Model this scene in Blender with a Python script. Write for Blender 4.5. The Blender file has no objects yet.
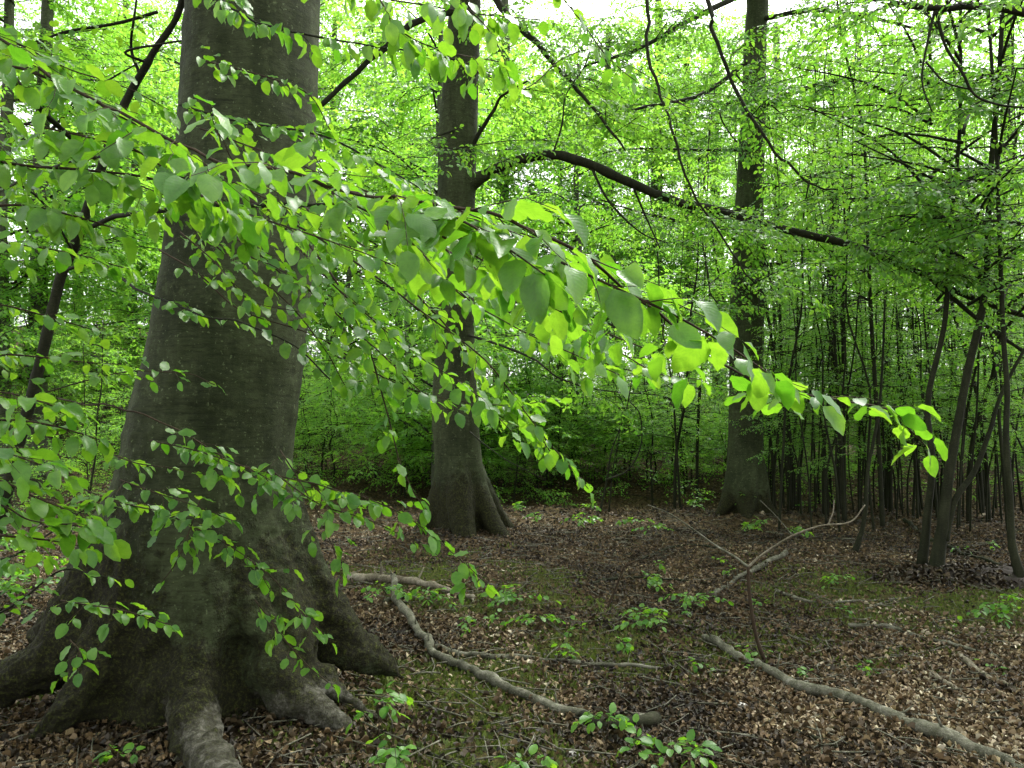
import bpy, math, random
import numpy as np
from mathutils import Vector

# ------------------------------------------------------------------ camera, sky, sun, exposure
sc = bpy.context.scene
col = sc.collection
CAMZ, FPX, PITCH = 1.55, 775.0, math.atan(36 / 775.0)
cam_d = bpy.data.cameras.new('camera')
cam = bpy.data.objects.new('camera', cam_d)
col.objects.link(cam)
cam.location = (0, 0, CAMZ)
cam.rotation_euler = (math.pi / 2 + PITCH, 0, 0)
cam_d.sensor_width = 36.0
cam_d.lens = 36.0 * FPX / 1024.0
cam_d.clip_start = 0.05
cam_d.clip_end = 600
sc.camera = cam

SUN_EL, SUN_AZ = math.radians(58), math.radians(35)      # azimuth from +Y towards +X
w = bpy.data.worlds.new('World')
sc.world = w
w.use_nodes = True
nt = w.node_tree
nt.nodes.clear()
sky = nt.nodes.new('ShaderNodeTexSky')
sky.sky_type = 'NISHITA'
sky.sun_disc = False
sky.sun_elevation = SUN_EL
sky.sun_rotation = SUN_AZ
sky.air_density = 1.0
sky.dust_density = 4.0
hs = nt.nodes.new('ShaderNodeHueSaturation')
hs.inputs['Saturation'].default_value = 0.12            # overcast: a white sky
bg = nt.nodes.new('ShaderNodeBackground')
bg.inputs['Strength'].default_value = 0.15
wo = nt.nodes.new('ShaderNodeOutputWorld')
nt.links.new(sky.outputs[0], hs.inputs['Color'])
nt.links.new(hs.outputs[0], bg.inputs['Color'])
nt.links.new(bg.outputs[0], wo.inputs['Surface'])

sun_d = bpy.data.lights.new('sun', 'SUN')
sun_d.energy = 1.5
sun_d.angle = math.radians(20)
sun_d.color = (1.0, 0.97, 0.92)
sun = bpy.data.objects.new('sun', sun_d)
col.objects.link(sun)
sd = Vector((math.sin(SUN_AZ) * math.cos(SUN_EL), math.cos(SUN_AZ) * math.cos(SUN_EL), math.sin(SUN_EL)))
sun.rotation_euler = (-sd).to_track_quat('-Z', 'Y').to_euler()

vs = sc.view_settings
vs.view_transform = 'Standard'
vs.look = 'None'
vs.gamma = 1.0
vs.use_curve_mapping = False
vs.exposure = 2.1
sc.render.engine = 'CYCLES'
cy = sc.cycles
cy.max_bounces = 12
cy.diffuse_bounces = 8
cy.glossy_bounces = 1
cy.transmission_bounces = 10
cy.transparent_max_bounces = 4
cy.caustics_reflective = False
cy.caustics_refractive = False
cy.use_adaptive_sampling = True
cy.adaptive_threshold = 0.02
cy.use_denoising = True
cy.use_fast_gi = False

# ------------------------------------------------------------------ numeric helpers
rng = np.random.default_rng(7)
random.seed(7)
CP, SP = math.cos(PITCH), math.sin(PITCH)


def W(px, py, Y):
    """the world point seen at (px, py) at distance Y"""
    u, v = (px - 512) / FPX, (384 - py) / FPX
    d = np.array([u, CP - v * SP, SP + v * CP])
    return np.array([0, 0, CAMZ]) + d * (Y / d[1])


def hsh(ix, iy, iz, seed):
    n = (ix * 374761393 + iy * 668265263 + iz * 2147483647 + seed * 1274126177) & 0xffffffff
    n = ((n ^ (n >> 13)) * 1274126177) & 0xffffffff
    return ((n ^ (n >> 16)) & 0xffff) / 65535.0


def vnoise(p, seed=0):
    p = np.asarray(p, float)
    i = np.floor(p).astype(np.int64)
    f = p - i
    f = f * f * (3 - 2 * f)
    r = 0
    for dx in (0, 1):
        wx = f[:, 0] if dx else 1 - f[:, 0]
        for dy in (0, 1):
            wy = f[:, 1] if dy else 1 - f[:, 1]
            for dz in (0, 1):
                wz = f[:, 2] if dz else 1 - f[:, 2]
                r = r + wx * wy * wz * hsh(i[:, 0] + dx, i[:, 1] + dy, i[:, 2] + dz, seed)
    return r * 2 - 1


def fbm(p, oct=4, seed=0):
    p = np.asarray(p, float)
    a, s, f = 1.0, 0, 1.0
    for k in range(oct):
        s = s + a * vnoise(p * f + 17.3 * k, seed + k)
        a *= .5
        f *= 2.03
    return s


def sstep(a, b, x):
    t = np.clip((x - a) / (b - a), 0, 1)
    return t * t * (3 - 2 * t)


def hgt(x, y):
    """ground height"""
    x = np.atleast_1d(np.asarray(x, float))
    y = np.atleast_1d(np.asarray(y, float))
    p = np.stack([x, y, np.zeros_like(x)], 1)
    h = .07 * fbm(p * .45, 2, 3) + .02 * fbm(p * 1.7, 3, 5)
    h += 6.5 * sstep(15, 42, y) * sstep(1, -15, x + 0.05 * y)
    h += 2.6 * sstep(15, 48, y) * sstep(-14, 4, x)
    h += .14 * np.exp(-(((x + 1.35) ** 2 + (y - 4.1) ** 2) / 1.1))
    h += .15 * np.exp(-(((x + .65) ** 2 + (y - 9.6) ** 2) / .8))
    h += .12 * np.exp(-(((x - 3.7) ** 2 + (y - 12.2) ** 2) / .8))
    h -= .35 * np.exp(-((y - 17) ** 2) / 6) * sstep(-6, 0, x)
    return h


def hz(x, y):
    return float(hgt(x, y)[0])


def G(px, py, lift=0.0):
    """the ground point seen at (px, py)"""
    u, v = (px - 512) / FPX, (384 - py) / FPX
    d = np.array([u, CP - v * SP, SP + v * CP])
    lo = 2.0
    while lo < 90:
        p = np.array([0, 0, CAMZ]) + d * lo
        if p[2] < hz(p[0], p[1]) + lift:
            break
        lo += .03
    return p


def smooth(pts, n):
    """Catmull-Rom through pts, n samples"""
    P = np.asarray(pts, float)
    k = len(P)
    Q = np.vstack([2 * P[0] - P[1], P, 2 * P[-1] - P[-2]])
    t = np.linspace(0, k - 1 - 1e-9, n)
    i = t.astype(int)
    f = (t - i)[:, None]
    a, b, c, d = Q[i], Q[i + 1], Q[i + 2], Q[i + 3]
    return .5 * (2 * b + (c - a) * f + (2 * a - 5 * b + 4 * c - d) * f ** 2 + (3 * b - a - 3 * c + d) * f ** 3)


def unit(v):
    v = np.asarray(v, float)
    return v / (np.linalg.norm(v, axis=-1, keepdims=True) + 1e-9)


# ------------------------------------------------------------------ mesh accumulation
class Mesh:
    def __init__(s):
        s.v, s.f, s.m, s.uv, s.r, s.n = [], [], [], [], [], 0

    def add(s, v, faces, mat=0, uv=None, rnd=None):
        """faces: (n,k) array"""
        v = np.asarray(v, float)
        faces = np.asarray(faces, int)
        s.v.append(v)
        s.f.append(faces + s.n)
        s.m.append(np.full(len(faces), mat))
        s.uv.append(np.zeros((len(v), 2)) if uv is None else uv)
        s.r.append(np.full(len(faces), .5) if rnd is None else rnd)
        s.n += len(v)

    def tube(s, pts, rad, seg=6, mat=0, wob=0.0, seed=0, cap=True):
        P = np.asarray(pts, float)
        n = len(P)
        R = np.broadcast_to(np.asarray(rad, float), (n,))
        T = unit(np.gradient(P, axis=0))
        up = np.array([0, 0, 1.0]) if abs(T[:, 2]).mean() < .8 else np.array([1.0, 0, 0])
        A = unit(np.cross(T, up))
        B = np.cross(A, T)
        th = np.linspace(0, 2 * np.pi, seg, endpoint=False)
        V = P[:, None] + R[:, None, None] * (np.cos(th)[None, :, None] * A[:, None] + np.sin(th)[None, :, None] * B[:, None])
        V = V.reshape(-1, 3)
        if wob:
            dirs = V - np.repeat(P, seg, 0)
            k = fbm(V * (0.55 / max(R.mean(), .004)), 2, seed)
            V = V + dirs * (wob * k)[:, None]
        i = np.arange(n - 1)[:, None] * seg
        j = np.arange(seg)[None]
        j2 = (j + 1) % seg
        F = np.stack([i + j, i + j2, i + seg + j2, i + seg + j], -1).reshape(-1, 4)
        s.add(V, F, mat)
        if cap:
            c = s.n
            s.add(np.vstack([P[0] - T[0] * R[0] * .3, P[-1] + T[-1] * R[-1] * .6]), np.zeros((0, 3), int), mat)
            base = c - n * seg
            jj = np.arange(seg)
            f0 = np.stack([np.full(seg, c), base + (jj + 1) % seg, base + jj], -1)
            l = base + (n - 1) * seg
            f1 = np.stack([np.full(seg, c + 1), l + jj, l + (jj + 1) % seg], -1)
            s.f.append(np.vstack([f0, f1]))
            s.m.append(np.full(2 * seg, mat))
            s.r.append(np.full(2 * seg, .5))

    def leaves(s, L, tmpl, mat=1, scale=1.0):
        P, D, N, S, R = L
        if not len(P):
            return
        tv, tf, tu = tmpl
        X = unit(D)
        Y = unit(np.cross(N, X))
        Z = np.cross(X, Y)
        S = S * scale
        V = P[:, None] + S[:, None, None] * (tv[None, :, 0:1] * X[:, None] + tv[None, :, 1:2] * Y[:, None] + tv[None, :, 2:3] * Z[:, None])
        n, k = len(P), len(tv)
        for f in tf:
            pass
        off = (np.arange(n) * k)[:, None, None]
        base = s.n
        s.v.append(V.reshape(-1, 3))
        s.uv.append(np.tile(tu, (n, 1)))
        for F in tf:
            F = np.asarray(F)
            s.f.append((F[None] + off).reshape(-1, F.shape[1]) + base)
            s.m.append(np.full(n * len(F), mat))
            s.r.append(np.repeat(R, len(F)))
        s.n += n * k

    def mesh(s, name, mats, uv=False, smooth_=True):
        me = bpy.data.meshes.new(name)
        V = np.vstack(s.v)
        me.vertices.add(len(V))
        me.vertices.foreach_set('co', V.ravel().astype(np.float32))
        fl = [f for f in s.f if len(f)]
        ms = [m for f, m in zip(s.f, s.m) if len(f)]
        rs = [m for f, m in zip(s.f, s.r) if len(f)]
        loops = np.concatenate([f.ravel() for f in fl])
        tot = np.concatenate([np.full(len(f), f.shape[1]) for f in fl])
        start = np.concatenate([[0], np.cumsum(tot)[:-1]])
        me.loops.add(len(loops))
        me.loops.foreach_set('vertex_index', loops.astype(np.int32))
        me.polygons.add(len(tot))
        me.polygons.foreach_set('loop_start', start.astype(np.int32))
        me.polygons.foreach_set('loop_total', tot.astype(np.int32))
        me.polygons.foreach_set('material_index', np.concatenate(ms).astype(np.int32))
        me.polygons.foreach_set('use_smooth', np.full(len(tot), smooth_))
        me.update(calc_edges=True)
        a = me.attributes.new('rnd', 'FLOAT', 'FACE')
        a.data.foreach_set('value', np.concatenate(rs).astype(np.float32))
        if uv:
            U = np.vstack(s.uv)
            ul = me.uv_layers.new(name='UVMap')
            ul.data.foreach_set('uv', U[loops].ravel().astype(np.float32))
        for m in mats:
            me.materials.append(m)
        return me


def tag(o, label=None, cat=None, group=None, kind=None):
    if label: o['label'] = label
    if cat: o['category'] = cat
    if group: o['group'] = group
    if kind: o['kind'] = kind
    return o


def link(name, me, parent=None, loc=None):
    o = bpy.data.objects.new(name, me)
    col.objects.link(o)
    if loc is not None:
        o.location = loc
    if parent is not None:
        o.parent = parent
    return o


def empty(name, loc, rz=0.0, s=1.0):
    o = bpy.data.objects.new(name, None)
    col.objects.link(o)
    o.empty_display_size = .2
    o.location = loc
    o.rotation_euler = (0, 0, rz)
    o.scale = (s, s, s)
    return o


# ------------------------------------------------------------------ materials
def mat_new(name):
    m = bpy.data.materials.new(name)
    m.use_nodes = True
    n = m.node_tree
    n.nodes.clear()
    out = n.nodes.new('ShaderNodeOutputMaterial')
    return m, n, out


def nd(n, t, **kw):
    x = n.nodes.new(t)
    for k, v in kw.items():
        if k in x.inputs:
            x.inputs[k].default_value = v
        else:
            setattr(x, k, v)
    return x


def ramp(n, stops, fac=None):
    r = n.nodes.new('ShaderNodeValToRGB')
    e = r.color_ramp.elements
    while len(e) < len(stops):
        e.new(.5)
    for i, (p, c) in enumerate(stops):
        e[i].position = p
        e[i].color = (c[0], c[1], c[2], 1)
    if fac is not None:
        n.links.new(fac, r.inputs[0])
    return r


def noise(n, scale, detail=4, rough=.6, vec=None, stretch=None):
    tc = n.nodes.new('ShaderNodeTexCoord')
    src = tc.outputs['Object'] if vec is None else vec
    if stretch:
        mp = n.nodes.new('ShaderNodeMapping')
        mp.inputs['Scale'].default_value = stretch
        n.links.new(src, mp.inputs[0])
        src = mp.outputs[0]
    x = n.nodes.new('ShaderNodeTexNoise')
    x.inputs['Scale'].default_value = scale
    x.inputs['Detail'].default_value = detail
    x.inputs['Roughness'].default_value = rough
    n.links.new(src, x.inputs['Vector'])
    return x


def mixc(n, fac, a, b, blend='MIX'):
    m = n.nodes.new('ShaderNodeMix')
    m.data_type = 'RGBA'
    m.blend_type = blend
    for k, v in ((0, fac), (6, a), (7, b)):
        if isinstance(v, (int, float)):
            m.inputs[k].default_value = v
        elif isinstance(v, tuple):
            m.inputs[k].default_value = (*v, 1)
        else:
            n.links.new(v, m.inputs[k])
    return m.outputs[2]


def leaf_mat(name, c0, c1, t0, t1, trans=.5, rough=.42, veins=False, spec=.5):
    m, n, out = mat_new(name)
    at = nd(n, 'ShaderNodeAttribute', attribute_name='rnd')
    base = ramp(n, [(0, c0), (1, c1)], at.outputs['Fac']).outputs[0]
    tr = ramp(n, [(0, t0), (1, t1)], at.outputs['Fac']).outputs[0]
    p = nd(n, 'ShaderNodeBsdfPrincipled', Roughness=rough)
    p.inputs['Specular IOR Level'].default_value = spec
    t = nd(n, 'ShaderNodeBsdfTranslucent')
    if veins:
        uv = nd(n, 'ShaderNodeUVMap', uv_map='UVMap')
        sx = nd(n, 'ShaderNodeSeparateXYZ')
        n.links.new(uv.outputs[0], sx.inputs[0])
        ab = nd(n, 'ShaderNodeMath', operation='ABSOLUTE')
        n.links.new(sx.outputs[1], ab.inputs[0])
        k1 = nd(n, 'ShaderNodeMath', operation='MULTIPLY')
        k1.inputs[1].default_value = 1.1
        n.links.new(ab.outputs[0], k1.inputs[0])
        sb = nd(n, 'ShaderNodeMath', operation='SUBTRACT')
        n.links.new(sx.outputs[0], sb.inputs[0])
        n.links.new(k1.outputs[0], sb.inputs[1])
        k2 = nd(n, 'ShaderNodeMath', operation='MULTIPLY')
        k2.inputs[1].default_value = 2 * math.pi * 9
        n.links.new(sb.outputs[0], k2.inputs[0])
        sn = nd(n, 'ShaderNodeMath', operation='SINE')
        n.links.new(k2.outputs[0], sn.inputs[0])
        vr = ramp(n, [(0.0, (0, 0, 0)), (0.62, (0, 0, 0)), (1.0, (1, 1, 1))])
        mr = nd(n, 'ShaderNodeMapRange')
        mr.inputs[1].default_value = -1
        n.links.new(sn.outputs[0], mr.inputs[0])
        n.links.new(mr.outputs[0], vr.inputs[0])
        mid = nd(n, 'ShaderNodeMapRange')
        mid.inputs[1].default_value = .012
        mid.inputs[2].default_value = .03
        mid.inputs[3].default_value = 1
        mid.inputs[4].default_value = 0
        n.links.new(ab.outputs[0], mid.inputs[0])
        mx = nd(n, 'ShaderNodeMath', operation='MAXIMUM')
        n.links.new(vr.outputs[0], mx.inputs[0])
        n.links.new(mid.outputs[0], mx.inputs[1])
        fac = nd(n, 'ShaderNodeMath', operation='MULTIPLY')
        fac.inputs[1].default_value = .16
        n.links.new(mx.outputs[0], fac.inputs[0])
        base = mixc(n, fac.outputs[0], base, (.16, .27, .06))
        tr = mixc(n, fac.outputs[0], tr, (.12, .30, .015))
        blot = ramp(n, [(.3, (.72, .78, .7)), (.6, (1.08, 1.04, 1.0))], noise(n, 38, 4, .7).outputs[0]).outputs[0]
        base = mixc(n, 1.0, base, blot, 'MULTIPLY')
        tr = mixc(n, 1.0, tr, blot, 'MULTIPLY')
        bp = nd(n, 'ShaderNodeBump', Strength=.16, Distance=.0006)
        n.links.new(sn.outputs[0], bp.inputs['Height'])
        n.links.new(bp.outputs[0], p.inputs['Normal'])
    n.links.new(base, p.inputs['Base Color'])
    n.links.new(tr, t.inputs[0])
    mx = nd(n, 'ShaderNodeMixShader')
    mx.inputs[0].default_value = trans
    n.links.new(p.outputs[0], mx.inputs[1])
    n.links.new(t.outputs[0], mx.inputs[2])
    n.links.new(mx.outputs[0], out.inputs[0])
    return m


M = {}
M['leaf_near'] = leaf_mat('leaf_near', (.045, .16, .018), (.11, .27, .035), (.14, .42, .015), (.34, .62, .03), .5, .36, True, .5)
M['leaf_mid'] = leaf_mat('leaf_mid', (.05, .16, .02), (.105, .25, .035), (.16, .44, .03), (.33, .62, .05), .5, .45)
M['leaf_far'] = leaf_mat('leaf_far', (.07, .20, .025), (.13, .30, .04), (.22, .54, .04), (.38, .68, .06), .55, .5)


def bark_mat(name, dark, mid, pale, scale=1.0, moss=False, bump=.5):
    m, n, out = mat_new(name)
    p = nd(n, 'ShaderNodeBsdfPrincipled', Roughness=.85)
    p.inputs['Specular IOR Level'].default_value = .2
    big = noise(n, 2.2 * scale, 5, .65, stretch=(1, 1, .55))
    fine = noise(n, 34 * scale, 8, .78, stretch=(.55, .55, 1.3))
    c = ramp(n, [(.3, dark), (.52, mid), (.75, pale)], big.outputs[0]).outputs[0]
    fr = ramp(n, [(.34, (.42, .42, .42)), (.48, (.92, .92, .92)), (.64, (1.3, 1.3, 1.3))], fine.outputs[0]).outputs[0]
    c = mixc(n, .8, c, fr, 'MULTIPLY')
    wr = noise(n, 11 * scale, 6, .75, stretch=(.35, .35, 4.5))
    wrr = ramp(n, [(.38, (.5, .5, .46)), (.46, (1, 1, 1)), (.60, (1, 1, 1)), (.68, (1.25, 1.27, 1.2))], wr.outputs[0]).outputs[0]
    c = mixc(n, .75, c, wrr, 'MULTIPLY')
    lc = ramp(n, [(.58, (0, 0, 0)), (.63, (.55, .55, .55))], noise(n, 7.5 * scale, 7, .8).outputs[0]).outputs[0]
    c = mixc(n, lc, c, tuple(k * 1.15 for k in pale))
    st_ = ramp(n, [(.35, (.55, .60, .42)), (.6, (1.15, 1.14, 1.08))], noise(n, 5 * scale, 4, .7, stretch=(1.6, 1.6, .22)).outputs[0]).outputs[0]
    c = mixc(n, .8, c, st_, 'MULTIPLY')
    sp = noise(n, 55 * scale, 2, .5)
    spr = ramp(n, [(.66, (0, 0, 0)), (.70, (1, 1, 1))], sp.outputs[0]).outputs[0]
    sm = nd(n, 'ShaderNodeMath', operation='MULTIPLY')
    sm.inputs[1].default_value = .55
    n.links.new(spr, sm.inputs[0])
    c = mixc(n, sm.outputs[0], c, tuple(min(1, 2.0 * k) for k in pale))
    hsum = fine.outputs[0]
    if moss:
        am = nd(n, 'ShaderNodeAttribute', attribute_name='moss')
        mn = noise(n, 14, 5, .75)
        ad = nd(n, 'ShaderNodeMath', operation='ADD')
        n.links.new(am.outputs['Fac'], ad.inputs[0])
        n.links.new(mn.outputs[0], ad.inputs[1])
        mf = ramp(n, [(.86, (0, 0, 0)), (1.0, (1, 1, 1))])
        hf = nd(n, 'ShaderNodeMath', operation='MULTIPLY')
        hf.inputs[1].default_value = .75
        n.links.new(ad.outputs[0], hf.inputs[0])
        n.links.new(hf.outputs[0], mf.inputs[0])
        mcn = noise(n, 60, 4, .8)
        mc = ramp(n, [(.34, (.006, .005, .003)), (.52, (.016, .016, .005)), (.68, (.060, .072, .012))], mcn.outputs[0]).outputs[0]
        c = mixc(n, mf.outputs[0], c, mc)
        ab = nd(n, 'ShaderNodeAttribute', attribute_name='bare')
        bn = noise(n, 16, 8, .8)
        bc = ramp(n, [(.35, (.025, .024, .014)), (.5, (.075, .072, .052)), (.66, (.17, .165, .135))], bn.outputs[0]).outputs[0]
        ba = nd(n, 'ShaderNodeMath', operation='ADD')
        n.links.new(ab.outputs['Fac'], ba.inputs[0])
        n.links.new(bn.outputs[0], ba.inputs[1])
        br = ramp(n, [(.60, (0, 0, 0)), (.78, (1, 1, 1))])
        hb = nd(n, 'ShaderNodeMath', operation='MULTIPLY')
        hb.inputs[1].default_value = .66
        n.links.new(ba.outputs[0], hb.inputs[0])
        n.links.new(hb.outputs[0], br.inputs[0])
        c = mixc(n, br.outputs[0], c, bc)
        hm = nd(n, 'ShaderNodeMath', operation='ADD')
        n.links.new(fine.outputs[0], hm.inputs[0])
        mm = nd(n, 'ShaderNodeMath', operation='MULTIPLY')
        n.links.new(mcn.outputs[0], mm.inputs[0])
        n.links.new(mf.outputs[0], mm.inputs[1])
        m3 = nd(n, 'ShaderNodeMath', operation='MULTIPLY')
        m3.inputs[1].default_value = 3
        n.links.new(mm.outputs[0], m3.inputs[0])
        n.links.new(m3.outputs[0], hm.inputs[1])
        hsum = hm.outputs[0]
    b = nd(n, 'ShaderNodeBump', Strength=bump, Distance=.012 / scale)
    n.links.new(hsum, b.inputs['Height'])
    n.links.new(b.outputs[0], p.inputs['Normal'])
    n.links.new(c, p.inputs['Base Color'])
    n.links.new(p.outputs[0], out.inputs[0])
    return m


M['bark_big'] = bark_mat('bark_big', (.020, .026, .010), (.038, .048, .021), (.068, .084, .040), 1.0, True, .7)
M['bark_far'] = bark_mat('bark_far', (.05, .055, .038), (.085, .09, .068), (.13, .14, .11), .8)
M['bark_thin'] = bark_mat('bark_thin', (.010, .012, .005), (.018, .020, .009), (.032, .036, .018), 2.5)
M['bark_mossy'] = bark_mat('bark_mossy', (.014, .014, .008), (.024, .024, .013), (.040, .042, .024), 2.0)
M['deadwood'] = bark_mat('deadwood', (.038, .040, .026), (.10, .098, .072), (.22, .215, .18), 4, bump=.9)
M['deadpale'] = bark_mat('deadpale', (.08, .065, .045), (.16, .14, .105), (.28, .26, .21), 4, bump=.9)
M['twig'] = bark_mat('twig', (.022, .014, .008), (.040, .027, .016), (.06, .045, .028), 8)


def litter_mat():
    m, n, out = mat_new('dead_leaf')
    at = nd(n, 'ShaderNodeAttribute', attribute_name='rnd')
    c = ramp(n, [(0, (.012, .009, .004)), (.3, (.040, .028, .011)), (.6, (.122, .080, .036)), (.85, (.24, .185, .095)), (1, (.48, .43, .30))], at.outputs['Fac']).outputs[0]
    p = nd(n, 'ShaderNodeBsdfPrincipled', Roughness=.6)
    p.inputs['Specular IOR Level'].default_value = .35
    n.links.new(c, p.inputs['Base Color'])
    n.links.new(p.outputs[0], out.inputs[0])
    return m


M['dead_leaf'] = litter_mat()


def ground_mat():
    m, n, out = mat_new('forest_floor')
    p = nd(n, 'ShaderNodeBsdfPrincipled', Roughness=.95)
    p.inputs['Specular IOR Level'].default_value = .1
    v = nd(n, 'ShaderNodeTexVoronoi', Scale=22)
    tc = nd(n, 'ShaderNodeTexCoord')
    n.links.new(tc.outputs['Object'], v.inputs['Vector'])
    c = ramp(n, [(.1, (.018, .013, .007)), (.45, (.042, .029, .014)), (.75, (.08, .056, .028)), (.95, (.12, .09, .045))], v.outputs['Color']).outputs[0]
    am = nd(n, 'ShaderNodeAttribute', attribute_name='moss')
    mn = noise(n, 5, 6, .75)
    ad = nd(n, 'ShaderNodeMath', operation='ADD')
    n.links.new(am.outputs['Fac'], ad.inputs[0])
    n.links.new(mn.outputs[0], ad.inputs[1])
    hf = nd(n, 'ShaderNodeMath', operation='MULTIPLY')
    hf.inputs[1].default_value = .7
    n.links.new(ad.outputs[0], hf.inputs[0])
    mf = ramp(n, [(.62, (0, 0, 0)), (.78, (1, 1, 1))], hf.outputs[0])
    mcn = noise(n, 40, 5, .8)
    mc = ramp(n, [(.3, (.022, .022, .008)), (.5, (.055, .062, .014)), (.7, (.12, .14, .025))], mcn.outputs[0]).outputs[0]
    c = mixc(n, mf.outputs[0], c, mc)
    b = nd(n, 'ShaderNodeBump', Strength=.8, Distance=.03)
    n.links.new(mcn.outputs[0], b.inputs['Height'])
    n.links.new(b.outputs[0], p.inputs['Normal'])
    n.links.new(c, p.inputs['Base Color'])
    n.links.new(p.outputs[0], out.inputs[0])
    return m


M['ground'] = ground_mat()


def plain(name, c, rough=.8):
    m, n, out = mat_new(name)
    p = nd(n, 'ShaderNodeBsdfPrincipled', Roughness=rough)
    x = noise(n, 30, 5, .7)
    r = ramp(n, [(.3, tuple(.5 * k for k in c)), (.7, c)], x.outputs[0])
    n.links.new(r.outputs[0], p.inputs['Base Color'])
    n.links.new(p.outputs[0], out.inputs[0])
    return m


M['soil'] = plain('dark_soil', (.03, .022, .015), .95)
M['stone'] = plain('pale_stone', (.5, .48, .44), .8)
M['moss'] = leaf_mat('moss_blade', (.035, .05, .008), (.11, .15, .02), (.06, .10, .01), (.14, .20, .02), .25, .8)

# ------------------------------------------------------------------ leaf templates


def leaf_template(rows, width=.66, fold=.10, bend=.16, wave=.02):
    t = np.array(rows)
    wd = width * .5 * np.sin(np.pi * t ** .88) ** .62
    v, uv = [[0, 0, 0]], [[0, 0]]
    for i, (tt, ww) in enumerate(zip(t[1:-1], wd[1:-1])):
        z = -bend * tt * tt
        wv = wave * (1 if i % 2 else -1)
        v += [[tt, ww, z + fold * ww * 2 + wv], [tt, 0, z], [tt, -ww, z + fold * ww * 2 - wv]]
        uv += [[tt, ww], [tt, 0], [tt, -ww]]
    v.append([1, 0, -bend])
    uv.append([1, 0])
    k = len(t) - 2
    tri = [[0, 2, 1], [0, 3, 2]]
    quad = []
    for i in range(k - 1):
        a = 1 + 3 * i
        quad += [[a, a + 1, a + 4, a + 3], [a + 1, a + 2, a + 5, a + 4]]
    a = 1 + 3 * (k - 1)
    e = len(v) - 1
    tri += [[a, a + 1, e], [a + 1, a + 2, e]]
    return np.array(v, float), [np.array(tri), np.array(quad)], np.array(uv, float)


def with_stalk(t, ln=.16):
    v, f, uv = t
    k = len(v)
    v = np.vstack([v + [ln, 0, 0], [[0, -.012, .03], [0, .012, .03], [ln + .01, .012, .0], [ln + .01, -.012, .0]]])
    return v, [f[0], np.vstack([f[1], [[k, k + 3, k + 2, k + 1]]])], np.vstack([uv, np.zeros((4, 2))])


ROWS = [0, .14, .32, .52, .72, .88, 1]
T_NEAR = with_stalk(leaf_template(ROWS))
T_NEARS = [T_NEAR, with_stalk(leaf_template(ROWS, .60, .22, .34, .03)), with_stalk(leaf_template(ROWS, .72, .05, -.05, .035)),
           with_stalk(leaf_template(ROWS, .56, .34, .20, .02)), with_stalk(leaf_template([0, .2, .4, .58, .74, .9, 1], .66, -.06, .45, .03))]
T_MID = leaf_template([0, .3, .7, 1], fold=.12)
T_FAR = (np.array([[0, 0, 0], [.45, -.3, .05], [1, 0, -.08], [.45, .3, .05]]), [np.array([[0, 1, 2, 3]])], np.zeros((4, 2)))
T_DEAD = [leaf_template([0, .3, .7, 1], fold=f, bend=b, wave=w_) for f, b, w_ in
          ((.5, .3, .05), (-.3, -.25, .06), (.9, .1, .03), (.15, .7, .08))]


def cat(Ls):
    Ls = [l for l in Ls if len(l[0])]
    return tuple(np.concatenate([l[k] for l in Ls]) for k in range(5))


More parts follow.
